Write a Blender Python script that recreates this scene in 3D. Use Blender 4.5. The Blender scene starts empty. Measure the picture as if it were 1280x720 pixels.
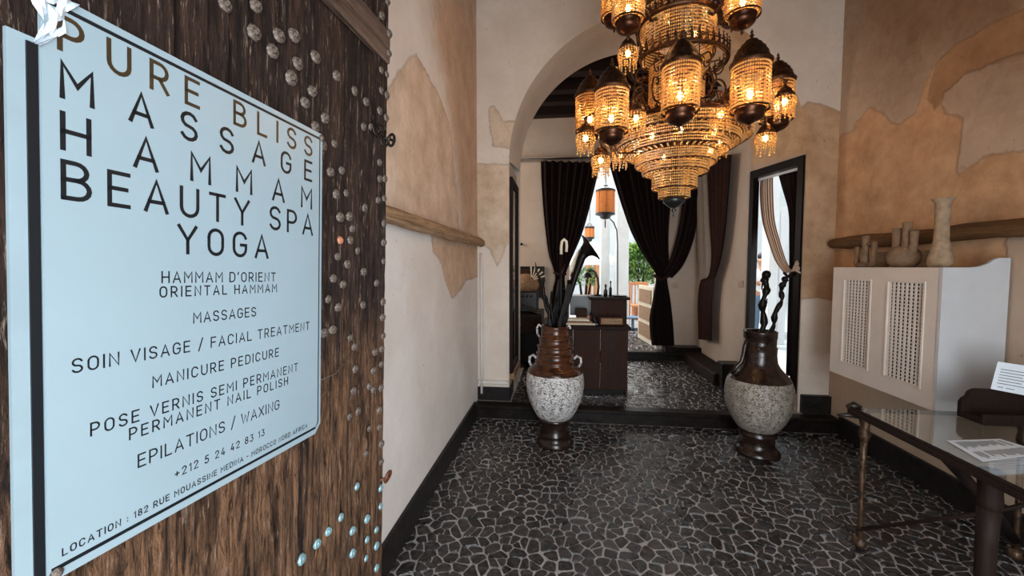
import bpy, math, random
from mathutils import Vector, Matrix
random.seed(7)
PI = math.pi
SC = bpy.context.scene
COL = SC.collection

# ---------------------------------------------------------------- camera, sky, light, exposure
FOC, EYE = 510.0, 1.5
YAW, PITCH = math.atan(62 / FOC), math.atan(27 / FOC)
cam_d = bpy.data.cameras.new('camera'); cam = bpy.data.objects.new('camera', cam_d); COL.objects.link(cam)
cam_d.sensor_width = 36; cam_d.lens = FOC / 1280 * 36; cam_d.clip_start = 0.02; cam_d.clip_end = 200
cam.location = (0, 0, EYE); cam.rotation_euler = (PI / 2 - PITCH, 0, YAW)
SC.camera = cam
SC.view_settings.view_transform = 'Standard'; SC.view_settings.look = 'None'
SC.view_settings.exposure = -0.06; SC.view_settings.gamma = 1
world = bpy.data.worlds.new('sky'); SC.world = world; world.use_nodes = True
wn = world.node_tree; bg = wn.nodes['Background']
tc = wn.nodes.new('ShaderNodeTexCoord'); sp = wn.nodes.new('ShaderNodeSeparateXYZ'); cr = wn.nodes.new('ShaderNodeValToRGB')
wn.links.new(tc.outputs['Generated'], sp.inputs[0]); wn.links.new(sp.outputs['Z'], cr.inputs[0]); wn.links.new(cr.outputs[0], bg.inputs[0])
cr.color_ramp.elements[0].color = (0.97, 0.99, 1, 1); cr.color_ramp.elements[1].color = (0.78, 0.89, 1, 1)
bg.inputs['Strength'].default_value = 2.3

def area(name, loc, rot, sx, sy, power, col):
    d = bpy.data.lights.new(name, 'AREA'); d.shape = 'RECTANGLE'; d.size = sx; d.size_y = sy; d.energy = power; d.color = col
    o = bpy.data.objects.new(name, d); COL.objects.link(o); o.location = loc; o.rotation_euler = rot; return o
# daylight coming in from the street through the entrance behind the camera
area('street_daylight', (0.80, -0.72, 1.20), (math.radians(72), 0, math.radians(34)), 1.3, 1.9, 106, (0.82, 0.92, 1.0))
# bright courtyard sky above the far doorway
area('courtyard_daylight', (0.9, 9.4, 5.0), (math.radians(-48), 0, 0), 3.5, 2.5, 540, (1.0, 0.98, 0.94))
# added fill lamp brightening the passage; its left wall has no window
area('passage_fill_light', (-2.3, 5.5, 2.3), (0, math.radians(-90), 0), 1.6, 1.2, 48, (1.0, 0.88, 0.76))
SKYLIGHT = None

# ---------------------------------------------------------------- pixel helpers (real planes only)
_f = Vector((-math.sin(YAW) * math.cos(PITCH), math.cos(YAW) * math.cos(PITCH), -math.sin(PITCH)))
_r = Vector((math.cos(YAW), math.sin(YAW), 0)); _u = _r.cross(_f); _C = Vector((0, 0, EYE))
def ray(px, py): return _f + _r * ((px - 640) / FOC) - _u * ((py - 360) / FOC)
def onX(px, py, x): d = ray(px, py); return _C + d * (x / d.x)
def onY(px, py, y): d = ray(px, py); return _C + d * (y / d.y)
def onZ(px, py, z): d = ray(px, py); return _C + d * ((z - EYE) / d.z)

# ---------------------------------------------------------------- mesh builder
class MB:
    def __init__(s): s.v = []; s.f = []; s.sm = []
    def add(s, vs, fs, smooth=False):
        b = len(s.v); s.v += [tuple(v) for v in vs]
        for f in fs: s.f.append([b + i for i in f]); s.sm.append(smooth)
        return s
    def box(s, x0, x1, y0, y1, z0, z1, rot=0, c=None):
        vs = [Vector((x, y, z)) for x in (x0, x1) for y in (y0, y1) for z in (z0, z1)]
        if rot:
            c = Vector(c) if c else Vector(((x0 + x1) / 2, (y0 + y1) / 2, 0)); R = Matrix.Rotation(rot, 3, 'Z')
            vs = [R @ (v - c) + c for v in vs]
        return s.add(vs, [(0, 1, 3, 2), (4, 6, 7, 5), (0, 4, 5, 1), (2, 3, 7, 6), (0, 2, 6, 4), (1, 5, 7, 3)])
    def cbox(s, c, sz, M=None):
        x, y, z = [a / 2 for a in sz]; vs = [Vector((i * x, j * y, k * z)) for i in (-1, 1) for j in (-1, 1) for k in (-1, 1)]
        if M is not None: vs = [M @ v for v in vs]
        c = Vector(c)
        return s.add([v + c for v in vs], [(0, 1, 3, 2), (4, 6, 7, 5), (0, 4, 5, 1), (2, 3, 7, 6), (0, 2, 6, 4), (1, 5, 7, 3)])
    def bev(s, x0, x1, y0, y1, z0, z1, b=.004):
        vs = []; fs = []
        m = MB(); bb = b
        ring = lambda x0, x1, y0, y1, z, b: [(x0 + b, y0, z), (x1 - b, y0, z), (x1, y0 + b, z), (x1, y1 - b, z), (x1 - b, y1, z), (x0 + b, y1, z), (x0, y1 - b, z), (x0, y0 + b, z)]
        R = [ring(x0 + b, x1 - b, y0 + b, y1 - b, z0, b * .4), ring(x0, x1, y0, y1, z0 + b, b), ring(x0, x1, y0, y1, z1 - b, b), ring(x0 + b, x1 - b, y0 + b, y1 - b, z1, b * .4)]
        for q in R: vs += q
        for k in range(3):
            for i in range(8): j = (i + 1) % 8; fs.append((k * 8 + i, k * 8 + j, k * 8 + 8 + j, k * 8 + 8 + i))
        fs.append(tuple(range(7, -1, -1))); fs.append(tuple(range(24, 32)))
        return s.add(vs, fs)
    def lathe(s, prof, c=(0, 0, 0), n=24, smooth=True, cap=True, jit=0, axis=None):
        vs = []; fs = []; c = Vector(c)
        for (r, z) in prof:
            for i in range(n):
                a = 2 * PI * i / n; q = r * (1 + (random.uniform(-jit, jit) if jit else 0))
                v = Vector((q * math.cos(a), q * math.sin(a), z))
                if axis is not None: v = axis @ v
                vs.append(c + v)
        for k in range(len(prof) - 1):
            for i in range(n): j = (i + 1) % n; fs.append((k * n + i, k * n + j, (k + 1) * n + j, (k + 1) * n + i))
        s.add(vs, fs, smooth)
        if cap:
            b = len(s.v) - len(vs)
            if prof[0][0] > 1e-5: s.f.append([b + i for i in range(n - 1, -1, -1)]); s.sm.append(False)
            if prof[-1][0] > 1e-5: s.f.append([b + (len(prof) - 1) * n + i for i in range(n)]); s.sm.append(False)
        return s
    def tube(s, pts, r, n=8, smooth=True, flat=1.0):
        pts = [Vector(p) for p in pts]; N = len(pts); rr = r if isinstance(r, (list, tuple)) else [r] * N
        vs = []; fs = []; prev = None
        for i, p in enumerate(pts):
            t = (pts[min(i + 1, N - 1)] - pts[max(i - 1, 0)]).normalized()
            a = prev if prev is not None else (Vector((0, 0, 1)) if abs(t.z) < .9 else Vector((1, 0, 0)))
            x = (a - t * a.dot(t)).normalized(); y = t.cross(x); prev = x
            for k in range(n): w = 2 * PI * k / n; vs.append(p + x * (rr[i] * math.cos(w)) + y * (rr[i] * flat * math.sin(w)))
        for i in range(N - 1):
            for k in range(n): j = (k + 1) % n; fs.append((i * n + k, i * n + j, (i + 1) * n + j, (i + 1) * n + k))
        fs.append(tuple(range(n - 1, -1, -1))); fs.append(tuple(range((N - 1) * n, N * n)))
        return s.add(vs, fs, smooth)
    def ico(s, c, r, sub=0, sz=1.0):
        if sub == 0:
            vs, fs = ICO
        else: vs, fs = ICO2
        return s.add([(c[0] + r * v[0], c[1] + r * v[1], c[2] + r * sz * v[2]) for v in vs], fs, sub > 0)
    def prism(s, poly, w, smooth=False):
        """poly: 3d points, w: extrusion vector"""
        n = len(poly); vs = [Vector(p) for p in poly] + [Vector(p) + Vector(w) for p in poly]
        return s.add(vs, [tuple(range(n - 1, -1, -1)), tuple(range(n, 2 * n))] + [(i, (i + 1) % n, n + (i + 1) % n, n + i) for i in range(n)], smooth)
    def grid(s, P, smooth=True):
        R = len(P); Cn = len(P[0]); vs = [p for row in P for p in row]
        return s.add(vs, [(i * Cn + j, i * Cn + j + 1, (i + 1) * Cn + j + 1, (i + 1) * Cn + j) for i in range(R - 1) for j in range(Cn - 1)], smooth)
_t = (1 + 5 ** .5) / 2; _l = math.hypot(1, _t)
ICO = ([(a / _l, b / _l, c / _l) for a, b, c in [(-1, _t, 0), (1, _t, 0), (-1, -_t, 0), (1, -_t, 0), (0, -1, _t), (0, 1, _t), (0, -1, -_t), (0, 1, -_t), (_t, 0, -1), (_t, 0, 1), (-_t, 0, -1), (-_t, 0, 1)]],
       [(0, 11, 5), (0, 5, 1), (0, 1, 7), (0, 7, 10), (0, 10, 11), (1, 5, 9), (5, 11, 4), (11, 10, 2), (10, 7, 6), (7, 1, 8), (3, 9, 4), (3, 4, 2), (3, 2, 6), (3, 6, 8), (3, 8, 9), (4, 9, 5), (2, 4, 11), (6, 2, 10), (8, 6, 7), (9, 8, 1)])
def _sub(vs, fs):
    vs = [Vector(v) for v in vs]; nf = []; mid = {}
    def m(a, b):
        k = (min(a, b), max(a, b))
        if k not in mid: mid[k] = len(vs); vs.append(((vs[a] + vs[b]) / 2).normalized())
        return mid[k]
    for a, b, c in fs: x, y, z = m(a, b), m(b, c), m(c, a); nf += [(a, x, z), (b, y, x), (c, z, y), (x, y, z)]
    return vs, nf
ICO2 = _sub(*ICO); ICO2 = ([tuple(v) for v in ICO2[0]], ICO2[1])

ORG = {}
def mesh_from(name, mb, mat, off=Vector((0, 0, 0)), recalc=True):
    me = bpy.data.meshes.new(name)
    me.from_pydata([(v[0] - off.x, v[1] - off.y, v[2] - off.z) for v in mb.v], [], mb.f)
    me.polygons.foreach_set('use_smooth', mb.sm); me.materials.append(mat); me.update()
    return me
def obj(name, mb, mat, parent=None, local=False, kind=None, label=None):
    off = Vector((0, 0, 0)) if (parent is None or local) else ORG.get(parent.name, Vector((0, 0, 0)))
    o = bpy.data.objects.new(name, mesh_from(name, mb, mat, off)); COL.objects.link(o)
    if parent is not None: o.parent = parent
    ORG[o.name] = off
    if kind: o['kind'] = kind
    if label: o['label'] = label
    return o
def tag(o, label, cat, group=None, kind=None):
    o['label'] = label; o['category'] = cat
    if group: o['group'] = group
    if kind: o['kind'] = kind
    return o
def thing(name, label, cat, loc, group=None):
    o = bpy.data.objects.new(name, None); COL.objects.link(o); o.location = loc; o.empty_display_size = .05
    ORG[o.name] = Vector(loc); return tag(o, label, cat, group)
def struct(name, mb, mat, parent=None): return obj(name, mb, mat, parent, kind='structure')
def copy_part(o, parent):
    c = o.copy(); COL.objects.link(c); c.parent = parent; ORG[c.name] = ORG.get(parent.name, Vector()); return c

# ---------------------------------------------------------------- materials
def lin(c): return tuple(((x / 255) / 12.92 if x / 255 <= .04045 else ((x / 255 + .055) / 1.055) ** 2.4) for x in c) + (1,)
class NT:
    def __init__(s, name):
        s.m = bpy.data.materials.new(name); s.m.use_nodes = True; s.t = s.m.node_tree; s.b = s.t.nodes['Principled BSDF']; s._tc = None
    def n(s, typ, **kw):
        q = s.t.nodes.new(typ)
        for k, v in kw.items(): setattr(q, k, v)
        return q
    def l(s, a, b): s.t.links.new(a, b)
    def co(s):
        if not s._tc: s._tc = s.n('ShaderNodeNewGeometry').outputs['Position']
        return s._tc
    def obco(s): return s.n('ShaderNodeTexCoord').outputs['Object']
    def noise(s, scale, detail=4, rough=.6, vec=None, stretch=None, dist=0):
        q = s.n('ShaderNodeTexNoise'); q.inputs['Scale'].default_value = scale; q.inputs['Detail'].default_value = detail; q.inputs['Roughness'].default_value = rough; q.inputs['Distortion'].default_value = dist
        v = vec or s.co()
        if stretch:
            mp = s.n('ShaderNodeMapping'); mp.inputs['Scale'].default_value = stretch; s.l(v, mp.inputs['Vector']); v = mp.outputs[0]
        s.l(v, q.inputs['Vector']); return q.outputs['Fac']
    def ramp(s, fac, a, b, smooth=False):
        q = s.n('ShaderNodeMapRange'); q.inputs['From Min'].default_value = a; q.inputs['From Max'].default_value = b; q.clamp = True
        if smooth: q.interpolation_type = 'SMOOTHSTEP'
        s.l(fac, q.inputs['Value']); return q.outputs[0]
    def mul(s, a, k):
        q = s.n('ShaderNodeMath', operation='MULTIPLY')
        s.l(a, q.inputs[0]); (s.l(k, q.inputs[1]) if not isinstance(k, (int, float)) else q.inputs[1].__setattr__('default_value', k)); return q.outputs[0]
    def add(s, a, k, op='ADD'):
        q = s.n('ShaderNodeMath', operation=op)
        s.l(a, q.inputs[0]); (s.l(k, q.inputs[1]) if not isinstance(k, (int, float)) else q.inputs[1].__setattr__('default_value', k)); return q.outputs[0]
    def mix(s, fac, a, b, mode='MIX'):
        q = s.n('ShaderNodeMix', data_type='RGBA', blend_type=mode)
        (s.l(fac, q.inputs[0]) if not isinstance(fac, (int, float)) else q.inputs[0].__setattr__('default_value', fac))
        for x, i in ((a, 6), (b, 7)):
            if isinstance(x, tuple): q.inputs[i].default_value = x
            else: s.l(x, q.inputs[i])
        return q.outputs[2]
    def attr(s, n): q = s.n('ShaderNodeAttribute', attribute_name=n); return q.outputs['Fac']
    def bump(s, h, st=.3, d=.01, prev=None):
        q = s.n('ShaderNodeBump'); q.inputs['Strength'].default_value = st; q.inputs['Distance'].default_value = d; s.l(h, q.inputs['Height'])
        if prev is not None: s.l(prev, q.inputs['Normal'])
        return q.outputs[0]
    def fin(s, col=None, rough=None, metal=None, normal=None, spec=None):
        for k, v in (('Base Color', col), ('Roughness', rough), ('Metallic', metal), ('Normal', normal), ('Specular IOR Level', spec)):
            if v is None: continue
            if isinstance(v, (int, float, tuple)): s.b.inputs[k].default_value = v
            else: s.l(v, s.b.inputs[k])
        return s.m
def plain(name, c, rough=.6, metal=0, var=.12, scale=12, bump=.15, spec=.5, vec='w', stretch=None):
    t = NT(name); c = lin(c); v = t.obco() if vec == 'o' else None
    nz = t.noise(scale, 5, .6, v, stretch)
    d = tuple(x * (1 - var * 1.6) for x in c[:3]) + (1,); e = tuple(min(1, x * (1 + var * 1.2)) for x in c[:3]) + (1,)
    return t.fin(t.mix(t.ramp(nz, .3, .7), d, e), rough, metal, t.bump(nz, bump, .004), spec)
def emis(name, c, st):
    t = NT(name); t.b.inputs['Emission Color'].default_value = lin(c); t.b.inputs['Emission Strength'].default_value = st; t.fin(lin(c), .4); return t.m

def m_plaster(name, base, stains_shade, low=None, scuff=True, dark_top=None):
    """stains: list of (attribute, colour, edge noise amplitude m, softness m)"""
    t = NT(name); n1 = t.noise(2.2, 6, .62); n2 = t.noise(14, 6, .6); n3 = t.noise(90, 3, .6)
    b = lin(base); col = t.mix(t.ramp(n1, .35, .7), b, tuple(x * y for x, y in zip(b, (.86, .82, .78, 1))))
    col = t.mix(t.mul(t.ramp(t.noise(26, 8, .75, dist=1.2), .56, .70), .30), col, tuple(x * .62 for x in b[:3]) + (1,)); col = t.mix(t.mul(t.ramp(n2, .45, .75), .35), col, tuple(x * .8 for x in b[:3]) + (1,))
    h = t.add(t.mul(n2, .5), t.mul(n3, .12)); hs = None
    for an, c, amp, soft in stains_shade:
        a = t.add(t.attr(an), t.mul(t.add(t.noise(9, 10, .72, dist=.8), -.5), amp * 1.7))
        m = t.ramp(a, -soft, soft); cc = lin(c)
        sc = t.mix(t.ramp(t.noise(5, 7, .7), .3, .72), tuple(x * y for x, y in zip(cc, (.70, .62, .52, 1))), tuple(min(1, x * 1.15) for x in cc[:3]) + (1,))
        sc = t.mix(t.mul(t.ramp(t.noise(38, 5, .7), .60, .72), .5), sc, tuple(x * .55 for x in cc[:3]) + (1,))
        if soft < .02:
            e = t.mul(t.ramp(t.add(a, 0, 'ABSOLUTE'), .014, .003), .38)
            col = t.mix(m, col, sc); col = t.mix(e, col, tuple(x * .45 for x in cc[:3]) + (1,))
            h = t.add(h, t.mul(m, -.9))
        else: col = t.mix(t.mul(m, .85), col, sc)
    if scuff:
        pk = t.mul(t.ramp(t.noise(46, 2, .5, stretch=(1, 1, .5)), .72, .76), t.ramp(t.noise(3, 3, .5), .5, .6))
        col = t.mix(t.mul(pk, .7), col, (.08, .06, .05, 1))
    return t.fin(col, .82, 0, t.bump(h, .55, .006), .25)

M = {}
M['plaster_left'] = m_plaster('plaster_left', (228, 219, 213), [('sb', (196, 164, 138), .25, .14), ('sa', (216, 194, 176), .05, .006), ('sc', (206, 178, 154), .05, .006)])
M['plaster_front'] = m_plaster('plaster_front', (222, 208, 195), [('sa', (212, 192, 172), .04, .006), ('sb', (192, 162, 132), .03, .006)])
M['plaster_right'] = m_plaster('plaster_right', (192, 170, 150), [('sc', (128, 98, 74), .35, .30), ('sa', (198, 160, 126), .05, .006), ('sb', (162, 126, 94), .05, .015)])  # sc: diffuse stain and the dim upper wall in one colour
M['plaster_tan'] = m_plaster('plaster_tan', (186, 164, 146), [], scuff=False)
M['plaster_white'] = m_plaster('plaster_white', (208, 214, 216), [], scuff=False)
M['plaster_grey'] = m_plaster('plaster_grey', (196, 180, 166), [], scuff=False)

def m_wood_old(name, a, b, c, sc=1.0, rough=.7, axis='v', obj_space=True, bump=.9):
    t = NT(name); v = t.obco() if obj_space else t.co()
    st = {'v': (1, 1, .06), 'u': (.06, 1, 1), 'w': (1, .06, 1)}[axis]
    g1 = t.noise(38 * sc, 8, .7, v, st, .8); g2 = t.noise(150 * sc, 4, .7, v, st); g3 = t.noise(5 * sc, 5, .6, v)
    col = t.mix(t.ramp(g1, .32, .68), lin(a), lin(b)); col = t.mix(t.mul(t.ramp(g3, .45, .75), .7), col, lin(c))
    col = t.mix(t.mul(t.ramp(g2, .52, .72), .65), col, tuple(x * .25 for x in lin(a)[:3]) + (1,))
    h = t.add(t.mul(g1, .8), t.mul(g2, .5))
    return t.fin(col, t.ramp(g1, -.5, .9), 0, t.bump(h, bump, .006), .22)
def m_door():
    t = NT('door_wood'); v = t.obco(); st = (1, 1, .07)
    g1 = t.noise(30, 10, .74, v, st, 1.2); g2 = t.noise(120, 6, .75, v, (1, 1, .10), .5); g3 = t.noise(6, 6, .65, v, (1, 1, .4), .6); lump = t.noise(34, 6, .7, v, (1, 1, .35), 1.5)
    sx = t.n('ShaderNodeSeparateXYZ'); t.l(v, sx.inputs[0]); low = t.ramp(t.add(sx.outputs['Z'], t.mul(t.add(g3, -.5), .9)), -.45, -.95, True)
    up = t.mix(t.ramp(g1, .40, .66), lin((20, 12, 9)), lin((74, 51, 41))); dn = t.mix(t.ramp(g1, .36, .62), lin((28, 16, 11)), lin((150, 108, 78)))
    col = t.mix(low, up, dn); col = t.mix(t.mul(t.ramp(g3, .5, .68), .75), col, lin((44, 26, 20)))
    col = t.mix(t.mul(t.ramp(g2, .57, .70), .75), col, lin((190, 162, 142))); col = t.mix(t.mul(t.ramp(g2, .47, .39), .9), col, (.006, .004, .003, 1))
    h = t.add(t.add(t.mul(g1, .9), t.mul(g2, .5)), t.mul(t.mul(lump, 1.4), t.add(low, .35)))
    return t.fin(col, .62, 0, t.bump(h, 1.0, .018), .2)
M['door_wood'] = m_door(); M['door_wood_low'] = M['door_wood']
M['door_rail'] = m_wood_old('door_rail', (50, 36, 30), (118, 94, 80), (66, 48, 38), axis='u')
M['log'] = m_wood_old('log', (110, 82, 58), (196, 160, 124), (140, 104, 74), 1, axis='w', obj_space=False)
M['log_dark'] = m_wood_old('log_dark', (76, 52, 32), (128, 94, 62), (92, 64, 40), 1, axis='w', obj_space=False)
M['dark_wood'] = m_wood_old('dark_wood', (20, 11, 8), (44, 26, 19), (28, 16, 12), .7, obj_space=False, bump=.3)
M['desk_wood'] = m_wood_old('desk_wood', (32, 17, 11), (64, 38, 26), (42, 23, 15), .5, obj_space=False, bump=.2)
M['black_wood'] = plain('black_wood', (17, 12, 10), .35, spec=.15)
M['iron'] = plain('iron', (62, 54, 48), .45, .8, .4, 50, .6, vec='o')
M['stud'] = plain('stud', (118, 104, 94), .48, .5, .6, 160, 1.0, vec='o')
M['stud_rust'] = plain('stud_rust', (196, 130, 100), .5, .3, .2, 60, .5, vec='o')
M['stud_teal'] = plain('stud_teal', (150, 184, 190), .4, .5, .3, 60, .6, vec='o')
M['rusty_leg'] = plain('rusty_leg', (84, 62, 44), .4, .5, .75, 45, 1.0, vec='o')
M['rust'] = plain('rust', (120, 74, 52), .6, .5, .4, 70, .8, vec='o')
M['skirting'] = plain('skirting', (36, 31, 30), .42, 0, .35, 18, .5, spec=.15)
M['step'] = plain('step', (30, 24, 21), .35, 0, .4, 16, .6, spec=.15)
M['grout'] = plain('grout', (164, 156, 152), .45, 0, .25, 60, .6)
M['white_paint'] = plain('white_paint', (216, 206, 198), .5, 0, .04, 6, 0)
M['grille_paint'] = plain('grille_paint', (222, 208, 196), .5, 0, .04, 6, 0)
M['panel_grey'] = plain('panel_grey', (200, 200, 202), .5, 0, .04, 4, .05)
M['sign_board'] = plain('sign_board', (140, 156, 163), .32, 0, .025, 3, .03, vec='o')
M['sign_edge'] = plain('sign_edge', (138, 154, 161), .4, 0, .05, 8, .05, vec='o')
M['ink'] = plain('ink', (16, 20, 24), .4, 0, .1)
M['ink_brown'] = plain('ink_brown', (66, 52, 36), .35, .3, .2)
M['tape'] = plain('tape', (198, 206, 214), .2, 0, .1, 60, .9, vec='o')
M['clay'] = plain('clay', (128, 100, 76), .85, 0, .22, 22, .6, vec='o')
M['clay_pale'] = plain('clay_pale', (158, 134, 108), .85, 0, .2, 26, .6, vec='o')
M['paper'] = plain('paper', (226, 232, 240), .6, 0, .02)
M['curtain'] = plain('curtain', (26, 13, 12), .8, 0, .25, 30, .2, spec=.15)
M['curtain_brown'] = plain('curtain_brown', (44, 23, 18), .8, 0, .2, 30, .2, spec=.15)
M['curtain_grey'] = plain('curtain_grey', (128, 116, 106), .7, 0, .1, 30, .2)
M['copper'] = plain('copper', (78, 48, 33), .34, .9, .3, 30, .3, vec='o')
M['brass_dark'] = plain('brass_dark', (86, 58, 40), .42, .9, .4, 60, .5, vec='o')
M['black_plastic'] = plain('black_plastic', (24, 22, 22), .35)
M['leaf'] = plain('leaf', (110, 158, 76), .5, 0, .3, 9, .1)
M['leaf_light'] = plain('leaf_light', (168, 200, 110), .5, 0, .3, 9, .1)
M['leaf_dark'] = plain('leaf_dark', (70, 100, 62), .5, 0, .3, 9, .1)
M['orange_fabric'] = plain('orange_fabric', (214, 128, 60), .7, 0, .15, 60, .3)
M['chair_wood'] = plain('chair_wood', (196, 132, 84), .5, 0, .12)
M['cream'] = plain('cream', (220, 206, 180), .7, 0, .08)
M['white_cloth'] = plain('white_cloth', (240, 240, 236), .8, 0, .03)
M['skin'] = plain('skin', (176, 128, 100), .5, 0, .05)
M['hair'] = plain('hair', (28, 20, 18), .5)
M['jeans'] = plain('jeans', (86, 110, 132), .8)
M['tshirt'] = plain('tshirt', (226, 230, 234), .8, 0, .03)
M['terracotta'] = plain('terracotta', (176, 104, 70), .7)
M['court_floor'] = plain('court_floor', (196, 198, 196), .6, 0, .1, 8)
M['ceiling_wood'] = m_wood_old('ceiling_wood', (22, 14, 11), (44, 28, 22), (30, 18, 14), .5, obj_space=False, axis='u', bump=.2)
M['raffia'] = plain('raffia', (150, 116, 84), .8, 0, .3, 50, .5)
def m_stone():
    t = NT('floor_stone'); oi = t.n('ShaderNodeObjectInfo').outputs['Random']
    big = t.n('ShaderNodeTexWhiteNoise'); g = t.n('ShaderNodeNewGeometry'); 
    rnd = g.outputs['Random Per Island']; x = t.add(t.add(oi, rnd), 1.0, 'MODULO')
    col = t.mix(x, lin((12, 11, 13)), lin((50, 45, 45))); nz = t.noise(30, 6, .65)
    col = t.mix(t.mul(t.ramp(nz, .45, .75), .4), col, lin((112, 104, 102)))
    return t.fin(col, t.add(t.mul(x, .16), .12), 0, t.bump(t.add(t.noise(60, 5, .6), t.mul(t.noise(22, 3, .6), 1.2)), .8, .006), .6)
M['stone'] = m_stone()
def m_bead():
    t = NT('amber_bead'); b = t.b
    b.inputs['Base Color'].default_value = lin((250, 198, 122)); b.inputs['Roughness'].default_value = .12
    b.inputs['Transmission Weight'].default_value = .55; b.inputs['IOR'].default_value = 1.5
    return t.m
M['bead'] = m_bead()
M['bulb'] = emis('bulb', (255, 206, 130), 26)
M['mirror'] = plain('mirror', (150, 145, 140), .06, 1, .02, 3, 0)
def m_glass():
    t = NT('glass'); b = t.b; b.inputs['Base Color'].default_value = (.86, .9, .88, 1); b.inputs['Roughness'].default_value = .02; b.inputs['Transmission Weight'].default_value = 1; b.inputs['IOR'].default_value = 1.45; return t.m
M['glass'] = m_glass()
def m_glaze(name, c, c2, rough=.22):
    t = NT(name); nz = t.noise(16, 6, .6, t.obco(), (1, 1, 2.5)); col = t.mix(t.ramp(nz, .35, .65), lin(c), lin(c2))
    return t.fin(col, rough, .25, t.bump(nz, .3, .006), .6)
M['glaze_brown'] = m_glaze('glaze_brown', (42, 22, 14), (88, 50, 28))
M['glaze_dark'] = m_glaze('glaze_dark', (26, 17, 14), (54, 37, 29))
def m_crackle(name, pale, dark, sc=(1, 1, 1), rough=.45, w=.5):
    t = NT(name); v = t.obco(); mp = t.n('ShaderNodeMapping'); mp.inputs['Scale'].default_value = sc
    nz = t.n('ShaderNodeTexNoise'); nz.inputs['Scale'].default_value = 12; t.l(v, nz.inputs['Vector'])
    ad = t.n('ShaderNodeVectorMath', operation='MULTIPLY_ADD'); ad.inputs[1].default_value = (.05,) * 3; t.l(nz.outputs['Color'], ad.inputs[0]); t.l(v, ad.inputs[2]); t.l(ad.outputs[0], mp.inputs['Vector'])
    vo = t.n('ShaderNodeTexVoronoi', feature='DISTANCE_TO_EDGE'); vo.inputs['Scale'].default_value = 42; t.l(mp.outputs[0], vo.inputs['Vector'])
    m = t.mul(t.ramp(vo.outputs['Distance'], .12, .03), t.ramp(t.noise(30, 4, .6, v), .38, .55)); m = t.add(m, t.mul(t.ramp(t.noise(70, 4, .6, v), .56, .64), w), 'MAXIMUM')
    col = t.mix(t.ramp(t.noise(8, 4, .6, v), .3, .7), lin(pale), tuple(x * .75 for x in lin(pale)[:3]) + (1,)); col = t.mix(m, col, lin(dark))
    return t.fin(col, rough, 0, t.bump(t.mul(m, -1), .6, .004), .5)
M['pot_white'] = m_crackle('pot_white', (222, 216, 212), (52, 42, 37), (1, 1, 1.25), .45, .8)
M['pot_silver'] = m_crackle('pot_silver', (170, 160, 146), (62, 50, 42), (1, 1, 2.2), .4, .9)
def m_stripe():
    t = NT('striped_cloth'); w = t.n('ShaderNodeAttribute', attribute_name='su'); x = t.add(t.mul(w.outputs['Fac'], 11), 1.0, 'MODULO')
    c = t.mix(t.ramp(x, .48, .52), lin((214, 196, 176)), lin((120, 78, 56))); return t.fin(c, .8, 0)
M['stripe'] = m_stripe()

# ---------------------------------------------------------------- stain maps, one with painted dimness (signed distance to outlines on the wall)
def sdf(px, py, poly):
    n = len(poly); ins = False; dm = 1e9
    for i in range(n):
        x1, y1 = poly[i]; x2, y2 = poly[(i + 1) % n]
        if (y1 > py) != (y2 > py) and px < (x2 - x1) * (py - y1) / (y2 - y1) + x1: ins = not ins
        dx, dy = x2 - x1, y2 - y1; t = max(0, min(1, ((px - x1) * dx + (py - y1) * dy) / (dx * dx + dy * dy + 1e-12)))
        d = (px - x1 - t * dx) ** 2 + (py - y1 - t * dy) ** 2
        if d < dm: dm = d
    return math.sqrt(dm) * (1 if ins else -1)
def set_attr(o, name, fn):
    me = o.data; a = me.attributes.new(name, 'FLOAT', 'POINT'); a.data.foreach_set('value', [fn(v.co) for v in me.vertices])
def polyset(polys, ij):
    def fn(co): 
        x, y = co[ij[0]], co[ij[1]]; return max(-.6, max(sdf(x, y, p) for p in polys))
    return fn
def wall_grid(fixed, val, a0, a1, z0, z1, st=.05):
    na = max(1, int((a1 - a0) / st)); nz = max(1, int((z1 - z0) / st)); P = []
    for i in range(na + 1):
        a = a0 + (a1 - a0) * i / na
        P.append([(val, a, z0 + (z1 - z0) * j / nz) if fixed == 'x' else (a, val, z0 + (z1 - z0) * j / nz) for j in range(nz + 1)])
    return MB().grid(P, False)

XL, XR, YF, YB, ZC = -.85, 2.48, 4.08, 4.75, 5.2
# left wall
mb = wall_grid('x', XL, -.6, YF, 0, ZC); nfl = len(mb.v); mb.box(XL - .3, XL - .005, -.6, YF + .6, 0, ZC)
o = struct('wall_left', mb, M['plaster_left'])
LP = lambda L: [(lambda p: (p.y, p.z))(onX(x, y, XL)) for x, y in L]
set_attr(o, 'sa', polyset([LP([(470, 140), (490, 102), (505, 82), (519, 66), (530, 86), (548, 118), (560, 150), (566, 190), (575, 292), (470, 262)])], (1, 2)))
set_attr(o, 'sb', polyset([LP([(540, -20), (597, -20), (602, 300), (578, 300), (568, 190), (558, 100), (545, 50)])], (1, 2)))
set_attr(o, 'sc', polyset([LP([(538, 285), (608, 300), (602, 345), (583, 350), (576, 362), (565, 375), (557, 352), (550, 325), (541, 313)])], (1, 2)))
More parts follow.
